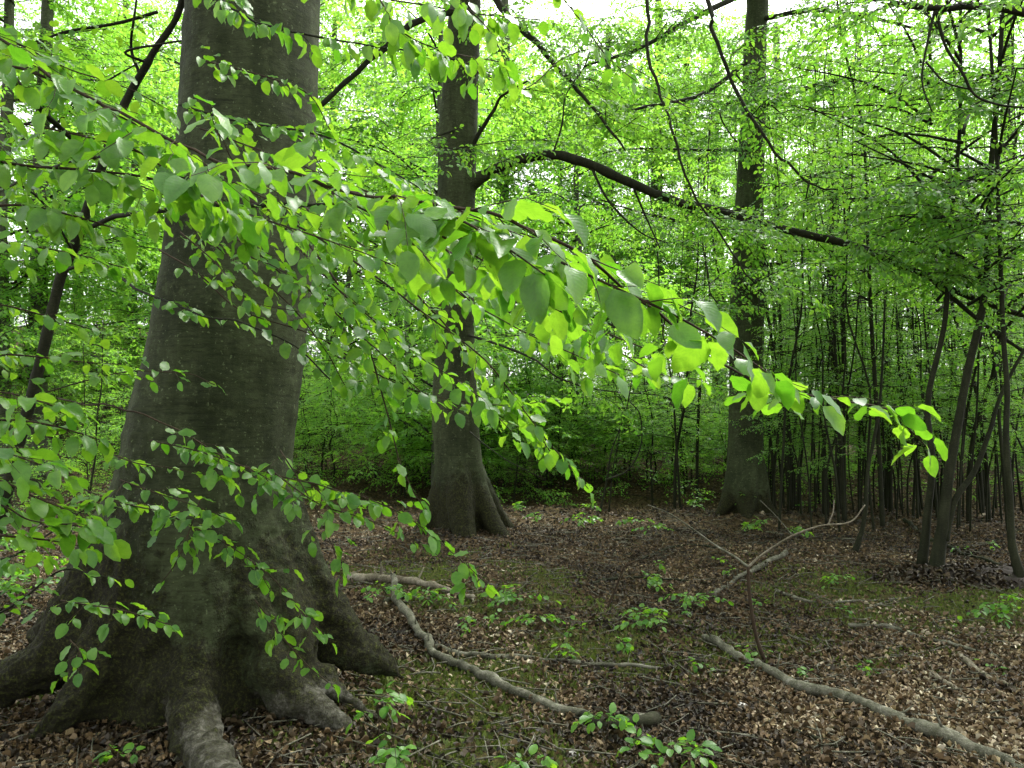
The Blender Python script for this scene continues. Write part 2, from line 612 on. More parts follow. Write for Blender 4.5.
def spray(main, rg, side=.35, gap=.10, leaf=.065, lgap=.045, droop=.25, up=(0, 0, 1), bare=.0, sub=False,
          hang=.35, r0=.004, ang=50, lmain=True, prof=None):
    """a flat beech spray along the polyline main: returns (leaves, twigs)"""
    main = np.asarray(main, float)
    seg = np.linalg.norm(np.diff(main, axis=0), axis=1)
    s = np.concatenate([[0], np.cumsum(seg)])
    Lt = s[-1]
    T = unit(np.gradient(main, axis=0))
    up = unit(np.array(up, float))
    P, D, N, S = [], [], [], []
    twigs = []
    at = lambda A, x: np.array([np.interp(x, s, A[:, k]) for k in range(3)])

    def put_leaf(p, tan, sd, sc_):
        a = math.radians(rg.uniform(35, 75))
        n_ = unit(up + rg.normal(0, .28, 3))
        sv = unit(np.cross(n_, tan)) * sd
        d = unit(math.cos(a) * tan + math.sin(a) * sv)
        d = unit(d + np.array([0, 0, -1]) * hang * rg.uniform(.2, 1.5))
        P.append(p + rg.normal(0, .003, 3))
        D.append(d)
        N.append(unit(n_ + rg.normal(0, .25, 3)))
        S.append(leaf * sc_ * rg.uniform(.55, 1.2))

    def twig(p0, d0, ln, depth):
        n_ = max(4, int(ln / .05))
        pts = [p0]
        d = d0.copy()
        st = ln / (n_ - 1)
        for i in range(n_ - 1):
            d = unit(d + rg.normal(0, .15, 3) + np.array([0, 0, -1]) * droop * .12)
            pts.append(pts[-1] + d * st)
        pts = np.array(pts)
        twigs.append((pts, r0 * (.6 if depth == 0 else .4)))
        x, sg = lgap * .6, 1
        ss = np.linspace(0, ln, n_)
        tt = unit(np.gradient(pts, axis=0))
        while x < ln:
            q = np.array([np.interp(x, ss, pts[:, k]) for k in range(3)])
            tn = np.array([np.interp(x, ss, tt[:, k]) for k in range(3)])
            put_leaf(q, tn, sg, .75 + .3 * math.sin(math.pi * min(1, x / ln)))
            if sub and depth == 0 and x > .15 * ln and x < .75 * ln and rg.random() < .45:
                sv = unit(np.cross(up, tn)) * -sg
                twig(q, unit(tn * .75 + sv * .65 + rg.normal(0, .1, 3)), ln * .38 * (1 - .5 * x / ln), 1)
            sg = -sg
            x += lgap * (rg.uniform(.6, 1.4) if rg.random() > .12 else 2.2)
        P.append(pts[-1]); D.append(unit(tt[-1] + [0, 0, -hang])); N.append(unit(up + rg.normal(0, .3, 3))); S.append(leaf * rg.uniform(.8, 1.1))

    x, sg = max(bare * Lt, gap * .5), rg.choice([-1, 1])
    while x < Lt:
        f = x / Lt
        tn = unit(at(T, x))
        p = at(main, x)
        a = math.radians(ang * rg.uniform(.8, 1.2))
        upn = unit(up + rg.normal(0, .12, 3))
        sv = unit(np.cross(upn, tn)) * sg
        ln = side * ((1 - f) ** .7 * .9 + .12) * rg.uniform(.6, 1.2) if prof is None else side * prof(f) * rg.uniform(.6, 1.2)
        if ln > lgap * 1.2:
            twig(p, unit(math.cos(a) * tn + math.sin(a) * sv), ln, 0)
        else:
            put_leaf(p, tn, sg, 1)
        if lmain:
            put_leaf(p, tn, -sg, 1)
        sg = -sg
        x += gap * (rg.uniform(.55, 1.45) if rg.random() > .12 else 2.3)
    put_leaf(main[-1], T[-1], .3, 1.05)
    n = len(P)
    return (np.array(P), np.array(D), np.array(N), np.array(S), np.clip(rg.normal(.5, .30, n), 0, 1)), twigs


def rotz(a):
    c, s_ = math.cos(a), math.sin(a)
    return np.array([[c, -s_, 0], [s_, c, 0], [0, 0, 1.0]])


def roty(a):
    c, s_ = math.cos(a), math.sin(a)
    return np.array([[c, 0, s_], [0, 1, 0], [-s_, 0, c]])


def rotx(a):
    c, s_ = math.cos(a), math.sin(a)
    return np.array([[1, 0, 0], [0, c, -s_], [0, s_, c]])


def xf(L, R, t, s=1.0, shift=0.0):
    return (L[0] @ R.T * s + t, L[1] @ R.T, L[2] @ R.T, L[3] * s, np.clip(L[4] + shift, 0, 1))


# spray prototypes used inside crowns: base at origin, growing along +X
SP_ = []
for k in range(7):
    g = np.random.default_rng(100 + k)
    ln = g.uniform(1.1, 1.7)
    pts = smooth([[0, 0, 0], [ln * .35, g.uniform(-.08, .08), .03], [ln * .7, g.uniform(-.12, .12), -.02], [ln, g.uniform(-.15, .15), -.16]], 10)
    L, tw = spray(pts, g, side=.62, gap=.13, leaf=.068, lgap=.055, droop=.3, hang=.25, r0=.006, sub=True)
    SP_.append((L, tw, pts))


def place_spray(ms, acc, base, az, tilt, s, g, twigs=True, shift=None, roll=.25, tmat=0):
    k = g.integers(len(SP_))
    L, tw, pts = SP_[k]
    R = rotz(az) @ roty(-tilt) @ rotx(g.normal(0, roll))
    acc.append(xf(L, R, base, s, g.normal(0, .13) if shift is None else shift))
    if twigs:
        ms.tube(pts @ R.T * s + base, np.linspace(.009, .003, len(pts)) * s, 3, tmat, cap=False)
        if twigs == 2:
            for q, r in tw[::2]:
                ms.tube(q[::2] @ R.T * s + base, r * s, 3, tmat, cap=False)


# ------------------------------------------------------------------ ground
def axis(lo, hi, a, b, fine, grow):
    xs = list(np.arange(a, b + 1e-6, fine))
    st, x = fine, b
    while x < hi:
        st *= grow
        x += st
        xs.append(x)
    st, x = fine, a
    while x > lo:
        st *= grow
        x -= st
        xs.insert(0, x)
    return np.array(xs)


def moss_field(x, y):
    p = np.stack([x, y, np.zeros_like(x)], 1)
    f = fbm(p * .7, 3, 21) * .5 + fbm(p * 2.6, 3, 33) * .25
    f += .55 * np.exp(-((x + .45) ** 2 + (y - 4.6) ** 2) / .25)
    f += .35 * np.exp(-((x - 1.7) ** 2 / 1.2 + (y - 5.6) ** 2 / .8))
    f += .30 * np.exp(-((x - 4.2) ** 2 / 2 + (y - 6.9) ** 2 / .9))
    f += .3 * np.exp(-((x + .2) ** 2 / .6 + (y - 4.2) ** 2 / .4))
    f += .05
    f -= .5 * sstep(7.5, 10, y)
    return f


xs = axis(-160, 160, -6, 9, .06, 1.09)
ys = axis(-60, 300, 2.5, 15, .06, 1.07)
XX, YY = np.meshgrid(xs, ys)
X1, Y1 = XX.ravel(), YY.ravel()
Z1 = hgt(X1, Y1)
near = (np.abs(X1) < 10) & (Y1 < 18)
Z1[near] += .012 * fbm(np.stack([X1, Y1, 0 * X1], 1)[near] * 6, 3, 9)
nx = len(xs)
i = np.arange(len(ys) - 1)[:, None] * nx + np.arange(nx - 1)[None]
F = np.stack([i, i + 1, i + nx + 1, i + nx], -1).reshape(-1, 4)
gm = Mesh()
gm.add(np.stack([X1, Y1, Z1], 1), F)
me = gm.mesh('ground', [M['ground']])
a = me.attributes.new('moss', 'FLOAT', 'POINT')
mf = np.clip(moss_field(X1, Y1), -1, 1)
a.data.foreach_set('value', mf.astype(np.float32))
tag(link('ground', me), kind='structure')

# ------------------------------------------------------------------ leaf litter (stuff)
g = np.random.default_rng(5)


def scatter(n, y0, y1, p=1.0):
    y = y0 + (y1 - y0) * g.random(n) ** p
    x = (g.random(n) * 2 - 1) * (y * .70 + .4)
    return x, y


lm = Mesh()
parts = []
for n_, y0, y1, pw in ((72000, 3.0, 6.0, 1), (60000, 6.0, 11, 1), (24000, 11, 20, 1), (9000, 20, 34, 1)):
    x, y = scatter(n_, y0, y1, pw)
    keep = g.random(n_) > np.clip(moss_field(x, y) * 1.7 + .0, 0, .85)
    x, y = x[keep], y[keep]
    parts.append((x, y))
for kx in range(4):
    x = np.concatenate([q[0][kx::4] for q in parts])
    y = np.concatenate([q[1][kx::4] for q in parts])
    n_ = len(x)
    z = hgt(x, y) + .008 + g.random(n_) * .028
    th = g.random(n_) * 2 * np.pi
    D = np.stack([np.cos(th), np.sin(th), g.normal(0, .25, n_)], 1)
    N = np.stack([g.normal(0, .55, n_), g.normal(0, .55, n_), np.ones(n_)], 1)
    S = g.uniform(.016, .046, n_) * np.where(y > 11, 1.4, 1)
    rr = np.clip(g.beta(2.0, 2.6, n_) + .28 * fbm(np.stack([x, y, 0 * x], 1) * 1.3, 3, 77) - .05 - .06 * sstep(6.5, 9.5, y), 0, 1)
    lm.leaves((np.stack([x, y, z], 1), D, N, S, rr), T_DEAD[kx], 0)
tag(link('leaf_litter', lm.mesh('leaf_litter', [M['dead_leaf']], smooth_=False)), 'brown and tan fallen beech leaves carpeting the forest floor', 'leaf litter', kind='stuff')

# twig litter (stuff) and moss tufts (stuff)
tm = Mesh()
for k in range(2200):
    y = g.uniform(3.2, 13)
    x = g.uniform(-1, 1) * (y * .68)
    ln = g.uniform(.06, .35)
    th = g.uniform(0, math.pi)
    q = np.array([[x - math.cos(th) * ln / 2, y - math.sin(th) * ln / 2], [x + g.normal(0, .01), y + g.normal(0, .01)], [x + math.cos(th) * ln / 2, y + math.sin(th) * ln / 2]])
    z = hgt(q[:, 0], q[:, 1]) + .03 + g.uniform(0, .012, 3)
    tm.tube(np.column_stack([q, z]), g.uniform(.0015, .005), 4)
tag(link('twig_litter', tm.mesh('twig_litter', [M['deadwood']])), 'small dry twigs strewn among the fallen leaves', 'twig litter', kind='stuff')

n_ = 60000
x, y = scatter(n_, 3.1, 9.5)
k_ = moss_field(x, y) + g.normal(0, .06, n_) > .24
x, y = x[k_], y[k_]
n_ = len(x)
D = np.stack([g.normal(0, .5, n_), g.normal(0, .5, n_), np.full(n_, .9)], 1)
N = g.normal(0, 1, (n_, 3))
mm = Mesh()
mm.leaves((np.stack([x, y, hgt(x, y) + .002], 1), D, N, g.uniform(.018, .045, n_), np.clip(g.normal(.5, .3, n_), 0, 1)), T_FAR, 0, 1)
tag(link('moss_patch', mm.mesh('moss_patch', [M['moss']])), 'low olive green moss growing in patches between the fallen leaves', 'moss', kind='stuff')

# ------------------------------------------------------------------ big trunks (voxel-blended)
def blend_trunk(tubes, voxel, smooth_it, disp, seed, moss_fn, bare_fn, extra=None):
    ms = Mesh()
    for pts, rad, seg in tubes:
        n_ = len(pts) * 6
        P = smooth(np.column_stack([pts, rad]), n_)
        ms.tube(P[:, :3], P[:, 3], seg)
    me0 = ms.mesh('tmp', [])
    o = link('tmp', me0)
    r = o.modifiers.new('r', 'REMESH')
    r.mode = 'VOXEL'
    r.voxel_size = voxel
    s_ = o.modifiers.new('s', 'SMOOTH')
    s_.factor = .6
    s_.iterations = smooth_it
    dg = bpy.context.evaluated_depsgraph_get()
    me1 = bpy.data.meshes.new_from_object(o.evaluated_get(dg))
    bpy.data.objects.remove(o)
    n = len(me1.vertices)
    V = np.zeros(n * 3, np.float32)
    me1.vertices.foreach_get('co', V)
    V = V.reshape(-1, 3).astype(float)
    Nn = np.zeros(n * 3, np.float32)
    me1.vertices.foreach_get('normal', Nn)
    Nn = Nn.reshape(-1, 3).astype(float)
    d = disp * (fbm(V * np.array([3.2, 3.2, 1.2]), 3, seed) * .8 + .22 * fbm(V * np.array([9, 9, 6]), 3, seed + 5))
    if extra is not None:
        d = d + extra(V)
    mo = moss_fn(V, Nn)
    d = d + np.clip(mo, 0, 1) * disp * .6 * fbm(V * 28, 2, seed + 9)
    V = V + Nn * d[:, None]
    me1.vertices.foreach_set('co', V.ravel().astype(np.float32))
    a = me1.attributes.new('moss', 'FLOAT', 'POINT')
    a.data.foreach_set('value', mo.astype(np.float32))
    a = me1.attributes.new('bare', 'FLOAT', 'POINT')
    a.data.foreach_set('value', bare_fn(V, Nn).astype(np.float32))
    me1.polygons.foreach_set('use_smooth', np.ones(len(me1.polygons), bool))
    me1.materials.clear()
    me1.materials.append(M['bark_big'])
    me1.update()
    return me1


def trunk_from_px(rows, Y, up_to=13.0):
    """rows: (py, left px, right px) from the bottom up; continues upward beyond the frame"""
    P, R = [], []
    for py, l, r in rows:
        P.append(W((l + r) / 2, py, Y))
        R.append((r - l) / 2 / FPX * Y)
    d = unit(P[-1] - P[-2])
    while P[-1][2] < up_to:
        P.append(P[-1] + d * 1.2 + rng.normal(0, .03, 3))
        R.append(R[-1] * .93)
    return np.array(P), np.array(R)


def rel(me, base):
    """shift a mesh so that its thing's base is the origin"""
    n = len(me.vertices)
    V = np.zeros(n * 3, np.float32)
    me.vertices.foreach_get('co', V)
    V = V.reshape(-1, 3) - np.asarray(base, np.float32)
    me.vertices.foreach_set('co', V.ravel())
    me.update()
    return me


def dist_path(V, pts):
    P = smooth(pts, 40)
    d = np.full(len(V), 9.0)
    for q in P:
        d = np.minimum(d, np.linalg.norm(V - q, axis=1))
    return d


# the large near beech
Pn, Rn = trunk_from_px([(800, 95, 305), (700, 100, 300), (620, 108, 296), (540, 112, 290), (450, 131, 291), (390, 145, 298), (330, 158, 305), (250, 170, 311), (150, 181, 316), (60, 186, 318), (0, 189, 319)], 4.15, 14)
nb_base = np.array([Pn[1][0], 4.15, hz(Pn[1][0], 4.15)])
RT = [
    ([(165, 500, 4.2), (112, 590, 4.1), (60, 655, 3.98), (5, 682, 3.9), (-60, 705, 3.85), (-120, 730, 3.8)], [.26, .24, .17, .13, .09, .05]),
    ([(170, 560, 4.0), (120, 650, 3.85), (75, 705, 3.7), (30, 745, 3.6), (-10, 790, 3.5)], [.22, .19, .13, .09, .05]),
    ([(205, 560, 4.0), (190, 650, 3.78), (190, 705, 3.64), (207, 745, 3.44), (235, 800, 3.0), (262, 850, 2.7)], [.22, .15, .105, .085, .07, .05]),
    ([(235, 570, 4.0), (262, 655, 3.84), (292, 690, 3.80), (325, 712, 3.76), (350, 730, 3.7)], [.20, .12, .075, .05, .03]),
    ([(255, 560, 4.05), (300, 650, 3.95), (328, 682, 3.92), (352, 700, 3.88), (385, 722, 3.8)], [.20, .11, .075, .05, .03]),
    ([(262, 500, 4.2), (300, 590, 4.22), (345, 640, 4.25), (382, 664, 4.3), (408, 680, 4.3)], [.20, .19, .13, .075, .02]),
    ([(220, 480, 4.4), (290, 600, 4.8), (330, 640, 5.2)], [.25, .2, .08]),
    ([(150, 560, 4.4), (80, 620, 4.8), (40, 640, 5.2)], [.25, .2, .08]),
]
tubes = [(Pn, Rn, 40)]
paths = []
for pts, rad in RT:
    q = np.array([W(*p) for p in pts])
    paths.append(q)
    tubes.append((q, rad, 20))


def moss_near(V, N):
    z = V[:, 2]
    m = 1.38 - z * .80 + .40 * fbm(V * 1.7, 2, 3) + .25 * N[:, 2]
    m = m + .35 * np.clip(-(V[:, 0] + 1.55), -.3, .3)
    return np.clip(m, -1, 1)


def bare_near(V, N):
    b = np.full(len(V), -1.0)
    for k, (z0, wd) in ((2, (.44, .11)), (3, (.42, .13)), (4, (.42, .14))):
        d = dist_path(V, paths[k][1:])
        b = np.maximum(b, (1 - sstep(wd * .9, wd * 1.5, d)) * (1 - sstep(z0 * .5, z0, V[:, 2])) * sstep(.0, .10, V[:, 2]) * .58)
    return b


def crack(V):
    q = np.array([W(238, 528, 3.75), W(248, 560, 3.7), W(262, 580, 3.7), W(264, 610, 3.65)])
    d = dist_path(V, q)
    q2 = np.array([W(289, 430, 3.95), W(287, 455, 3.9), W(286, 490, 3.9)])
    d2 = dist_path(V, q2)
    z = V[:, 2]
    th = np.arctan2(V[:, 1] - 4.15, V[:, 0] + 1.45)
    lob = np.stack([np.cos(th) * 2.3, np.sin(th) * 2.3, z * .5], 1)
    flute = .075 * vnoise(lob * 1.25, 61) * (1 - sstep(.25, 1.25, z)) + .028 * vnoise(lob * 3.1, 62) * (1 - sstep(.3, 1.3, z))
    bump = .022 * fbm(V * 9, 3, 63) * (1 - sstep(.2, 1.0, z))
    cav = 0
    for px_, py_, Y_, w_ in ((226, 668, 3.65, .08), (240, 650, 3.7, .07), (140, 640, 3.85, .10), (150, 665, 3.75, .09), (318, 655, 3.95, .05), (60, 705, 3.75, .08)):
        c_ = W(px_, py_, Y_)
        cav = cav - .11 * np.exp(-(((V - c_) / w_) ** 2).sum(1))
    rings = .0015 * np.sin(z * 40 + 3 * fbm(V * 2, 2, 2)) * sstep(.8, 1.0, z)
    return -.035 * np.exp(-(d / .018) ** 2) - .05 * np.exp(-(d2 / .03) ** 2) + rings + flute + bump + cav


near_beech = empty('beech_tree', nb_base)
tag(near_beech, 'massive grey-olive beech trunk in the left foreground with mossy spreading root flare', 'tree')
me = blend_trunk(tubes, .019, 5, .022, 11, moss_near, bare_near, crack)
link('trunk', rel(me, nb_base), near_beech)

# second beech
P2, R2 = trunk_from_px([(590, 432, 492), (530, 434, 488), (480, 434, 483), (400, 433, 477), (300, 435, 474), (200, 437, 476), (110, 439, 478), (10, 449, 481)], 9.7, 15)
b2 = np.array([P2[0][0], 9.7, hz(P2[0][0], 9.7)])
R2T = [([(466, 440, 9.65), (476, 480, 9.6), (490, 518, 9.45), (508, 543, 9.3), (530, 555, 9.15), (550, 564, 9.0)], [.10, .12, .12, .08, .05, .02]),
       ([(450, 440, 9.7), (443, 490, 9.7), (428, 525, 9.7), (408, 543, 9.7), (380, 556, 9.7)], [.12, .16, .15, .09, .04]),
       ([(458, 440, 9.6), (460, 500, 9.4), (466, 540, 9.2), (476, 558, 9.0), (485, 570, 8.8)], [.12, .17, .13, .08, .03]),
       ([(462, 440, 9.8), (480, 490, 9.9), (500, 522, 10.2), (520, 535, 10.5)], [.12, .16, .12, .04])]
t2 = [(P2, R2, 28)] + [(np.array([W(*p) for p in q]), r, 14) for q, r in R2T]


def limb_px(pts, n=None):
    q = np.array([W(*p) for p in pts])
    return smooth(q, n or len(q) * 6)


L2a = limb_px([(458, 190, 9.7), (478, 178, 9.6), (510, 163, 9.4), (550, 155, 9.2), (590, 164, 9.1), (640, 187, 9.0), (690, 206, 9.0), (735, 214, 8.9), (790, 232, 8.9), (835, 240, 8.8), (870, 252, 8.7), (905, 266, 8.7), (945, 286, 8.6), (985, 303, 8.6), (1040, 320, 8.5), (1100, 350, 8.4)])
t2.append((np.array([W(452, 225, 9.7), W(460, 195, 9.7), W(478, 179, 9.6), W(495, 171, 9.5)]), [.16, .13, .085, .06], 12))


def moss_mid(V, N, zt=.9, amt=.9):
    return np.clip(amt - V[:, 2] / zt * .8 + .25 * fbm(V * 1.5, 2, 3) + .15 * N[:, 2], -1, 1)


no_bare = lambda V, N: np.full(len(V), -1.0)
beech2 = empty('beech_tree', b2)
tag(beech2, 'straight middle-distance beech with flared mossy foot and long arching bare limb reaching right', 'tree')
me = blend_trunk(t2, .03, 3, .018, 31, lambda V, N: moss_mid(V, N, 1.0, 1.25), no_bare)
link('trunk', rel(me, b2), beech2)

# third beech
P3, R3 = trunk_from_px([(545, 722, 770), (515, 723, 768), (480, 726, 764), (400, 729, 762), (300, 731, 765), (200, 736, 763), (100, 742, 766), (0, 746, 768)], 12.2, 15)
b3 = np.array([P3[0][0], 12.2, hz(P3[0][0], 12.2)])
t3 = [(P3, R3, 26),
      (np.array([W(750, 430, 12.1), W(756, 475, 12.1), W(764, 503, 12), (W(780, 520, 11.8))]), [.14, .17, .12, .04], 12),
      (np.array([W(742, 430, 12.1), W(736, 475, 12.1), W(727, 503, 12), (W(714, 518, 11.9))]), [.14, .17, .12, .04], 12),
      (np.array([W(746, 430, 12.1), W(746, 475, 12), W(746, 505, 11.8), (W(749, 522, 11.5))]), [.14, .18, .14, .04], 12)]
beech3 = empty('beech_tree', b3)
tag(beech3, 'upright dark beech trunk right of centre standing at the edge of the sapling thicket', 'tree')
me = blend_trunk(t3, .035, 2, .018, 51, lambda V, N: moss_mid(V, N, .8, 1.2), no_bare)
link('trunk', rel(me, b3), beech3)

# a fourth beech off to the right whose top branch enters the upper right corner
b4 = np.array([6.6, 7.2, hz(6.6, 7.2)])
beech4 = empty('beech_tree', b4)
tag(beech4, 'beech just beyond the right edge whose dark bough droops twigs into the top right corner', 'tree')
m4 = Mesh()
m4.tube(smooth([[0, 0, -.3], [.05, 0, 1.2], [0, .1, 4], [.1, .05, 9], [0, 0, 14]], 30), np.linspace(.27, .12, 30), 18, wob=.06, seed=3)
link('trunk', m4.mesh('trunk', [M['bark_thin']]), beech4)


def add_branch(parent, pbase, pts, r0, r1, bark='bark_thin', name='branch', n=None, twigs=(), sprays=None, leafkw=None, wob=.12, seed=0, leafmat='leaf_mid', tmpl=None):
    """a branch of a tree as one mesh (with its side twigs), its foliage a sub-part"""
    P = smooth(pts, n or max(8, len(pts) * 5))
    # slight natural kinks
    gg = np.random.default_rng(seed + 900)
    seglen = np.linalg.norm(P[-1] - P[0])
    P = P + fbm(P * 6, 2, seed)[:, None] * gg.normal(0, 1, 3) * .006 * min(seglen, 2)
    ms = Mesh()
    ms.tube(P - pbase, np.linspace(r0, r1, len(P)), 8 if r0 > .02 else 6, 0, wob, seed)
    for q, a_, b_ in twigs:
        Q = smooth(q, max(6, len(q) * 5))
        ms.tube(Q - pbase, np.linspace(a_, b_, len(Q)), 6, 0, wob, seed + 1)
    acc = []
    if leafkw is not None:
        lk = dict(leafkw)
        L, tw = spray(P, gg, **lk)
        acc.append(L)
        for q, r in tw:
            ms.tube(q - pbase, np.linspace(r, r * .4, len(q)), 4, 0, cap=False)
    if sprays:
        sprays(ms, acc, P, gg, pbase)
    o = link(name, ms.mesh(name, [M[bark]]), parent)
    if acc:
        L = cat(acc)
        L = (L[0] - pbase,) + L[1:]
        fm = Mesh()
        if tmpl is None:
            pick = gg.integers(0, 5, len(L[0]))
            for kk in range(5):
                fm.leaves(tuple(c_[pick == kk] for c_ in L), T_NEARS[kk], 0, 1.08)
        else:
            fm.leaves(L, tmpl, 0)
        link('foliage', fm.mesh('foliage', [M[leafmat]], uv=(tmpl is None)), o)
    return o


def hang_sprays(count, s=1.0, t0=.15, t1=1.0, drop=.0, tw=2, azs=None):
    def f(ms, acc, P, gg, pb):
        for k in range(count):
            t = gg.uniform(t0, t1)
            i_ = t * (len(P) - 1)
            p = P[int(i_)]
            tan = unit(P[min(int(i_) + 1, len(P) - 1)] - P[max(int(i_) - 1, 0)])
            az = math.atan2(tan[1], tan[0]) + gg.choice([-1, 1]) * gg.uniform(.4, 1.5)
            sub = []
            sm_ = Mesh()
            place_spray(sm_, sub, p - pb + np.array([0, 0, -gg.uniform(0, drop)]), az, gg.uniform(-.45, .15), s * gg.uniform(.7, 1.2), gg, tw)
            ms.v += sm_.v; ms.uv += sm_.uv; ms.m += sm_.m; ms.r += sm_.r
            ms.f += [q + ms.n for q in sm_.f]
            ms.n += sm_.n
            acc.append(xf(sub[0], np.eye(3), pb))
    return f


# limbs of the second beech
add_branch(beech2, b2, L2a[::6], .068, .03, 'bark_thin', 'limb', 90, twigs=[
    ([W(935, 282, 8.6), W(955, 300, 8.6), W(985, 325, 8.5), W(1030, 356, 8.4)], .03, .018),
    ([W(590, 164, 9.1), W(608, 200, 9.0), W(640, 232, 9.0), W(668, 243, 8.9)], .018, .006),
    ([W(632, 184, 9.0), W(645, 215, 9.0), W(660, 248, 8.9)], .016, .007),
    ([W(553, 153, 9.2), W(562, 125, 9.2), W(566, 95, 9.3), W(585, 65, 9.4), W(592, 40, 9.5)], .014, .006),
    ([W(890, 232, 8.7), W(915, 215, 8.6), W(940, 195, 8.4)], .012, .005),
], sprays=hang_sprays(24, .8, .30, 1.0), seed=2)
for k, (pts, r0, r1, ns) in enumerate([
    ([(458, 10, 9.6), (416, 22, 9.3), (385, 48, 9.1), (356, 72, 9.0), (318, 108, 8.9), (290, 130, 8.8)], .045, .025, 10),
    ([(465, -60, 9.6), (500, 5, 9.3), (535, 42, 9.0), (557, 68, 8.9), (590, 105, 8.7), (625, 150, 8.5)], .05, .012, 14),
    ([(470, 150, 9.6), (482, 128, 9.5), (495, 108, 9.4), (503, 95, 9.3), (530, 80, 9.2)], .03, .012, 4),
    ([(475, -200, 9.6), (560, -120, 8.5), (640, -20, 7.6), (648, 50, 7.4), (663, 105, 7.3), (682, 160, 7.2), (700, 205, 7.2), (737, 262, 7.2), (758, 290, 7.2), (762, 315, 7.2)], .022, .005, 9),
    ([(470, -420, 9.6), (600, -260, 8.3), (700, -20, 7.0), (712, 32, 6.9), (735, 88, 6.9), (765, 140, 6.8), (800, 175, 6.8), (822, 190, 6.8), (860, 188, 6.8)], .026, .006, 7),
    ([(468, 335, 9.5), (500, 345, 9.0), (535, 360, 8.6), (560, 378, 8.5), (600, 390, 8.4), (660, 395, 8.3)], .018, .005, 3),
    ([(455, 130, 9.5), (430, 140, 9.0), (445, 150, 8.6), (475, 145, 8.4)], .016, .005, 6),
    ([(455, 215, 9.5), (430, 232, 9.0), (440, 250, 8.6), (480, 262, 8.4), (520, 262, 8.3)], .016, .005, 8),
    ([(470, 432, 9.4), (485, 445, 9.2), (510, 462, 9.1), (545, 480, 9.0)], .010, .004, 0),
]):
    pts = [W(*p) for p in pts]
    add_branch(beech2, b2, pts, r0, r1, 'bark_thin', 'limb' if r0 > .03 else 'branch', sprays=hang_sprays(ns, .62 if k in (3, 4) else .75, .3 if k < 3 else .45) if ns else None, seed=10 + k)
# limbs of the third beech
for k, (pts, r0, r1, ns) in enumerate([
    ([(750, 60, 12.2), (700, 95, 11.6), (640, 108, 11), (590, 125, 10.6)], .04, .012, 14),
    ([(750, -10, 12.2), (690, 20, 11.4), (640, 48, 10.8), (585, 66, 10.4)], .05, .015, 14),
    ([(757, 110, 12.2), (800, 90, 11.5), (850, 80, 11), (900, 95, 10.5), (960, 100, 10.2)], .045, .012, 18),
    ([(757, 20, 12.2), (820, 10, 11.3), (890, 22, 10.6), (950, 40, 10)], .045, .012, 18),
    ([(757, 190, 12.2), (800, 180, 11.7), (860, 165, 11.2), (930, 165, 10.6), (1000, 175, 10)], .035, .01, 18),
    ([(745, 230, 12.2), (700, 225, 11.6), (650, 215, 11.2), (600, 200, 11)], .03, .01, 12),
    ([(757, 265, 12.2), (790, 262, 11.6), (850, 255, 11.0), (900, 250, 10.6)], .03, .01, 14),
    ([(748, 370, 12.1), (735, 365, 11.9), (700, 350, 11.6), (660, 330, 11.4)], .012, .005, 4),
    ([(748, 40, 12.1), (730, 60, 11.4), (745, 85, 10.9), (775, 110, 10.6), (800, 130, 10.4)], .02, .006, 14),
    ([(746, 95, 12.1), (720, 110, 11.5), (735, 140, 11.0), (760, 160, 10.8)], .018, .006, 12),
    ([(745, 205, 12.1), (720, 222, 11.5), (735, 240, 11.1), (775, 250, 10.9), (820, 252, 10.8)], .018, .006, 12),
    ([(745, 260, 12.1), (710, 285, 11.5), (720, 310, 11.2), (700, 335, 11.0)], .014, .005, 8),
    ([(742, 150, 12.2), (700, 150, 12.6), (620, 150, 13), (560, 170, 13.4)], .03, .01, 12),
]):
    pts = [W(*p) for p in pts]
    add_branch(beech3, b3, pts, r0, r1, 'bark_thin', 'limb' if r0 > .03 else 'branch', sprays=hang_sprays(ns, .85, .15), seed=40 + k)
# boughs of the fourth beech
for k, (pts, r0, r1, tws, ns) in enumerate([
    ([b4 + [0, 0, 5.0], W(1100, 30, 6.9), W(1024, 12, 6.6), W(980, 6, 6.5), W(935, 8, 6.4), W(890, 2, 6.4), W(840, -10, 6.3)], .045, .02, [
        ([W(935, 10, 6.4), W(928, 40, 6.4), W(922, 80, 6.35), W(932, 112, 6.3)], .013, .005),
        ([W(936, 10, 6.4), W(945, 45, 6.4), W(962, 72, 6.3), W(975, 95, 6.3), W(1000, 105, 6.3), W(1030, 108, 6.2)], .014, .008),
        ([W(926, 62, 6.35), W(945, 82, 6.3), W(972, 90, 6.3)], .009, .006)], 10),
    ([b4 + [0, 0, 3.6], W(1100, 190, 7.3), W(1040, 170, 7.6), W(980, 180, 8), W(900, 195, 8.4), W(830, 200, 8.8)], .03, .008, [], 18),
    ([b4 + [0, 0, 4.3], W(1100, 90, 7.4), W(1040, 85, 7.8), W(980, 75, 8.2), W(900, 70, 8.6)], .03, .008, [], 16),
    ([b4 + [0, 0, 3.0], W(1100, 250, 7.3), W(1030, 225, 7.4), W(960, 220, 7.8), W(900, 215, 8.2)], .03, .008, [], 16),
]):
    add_branch(beech4, b4, pts, r0, r1, 'bark_thin', 'limb', twigs=tws, sprays=hang_sprays(ns, .8, .35), seed=70 + k)

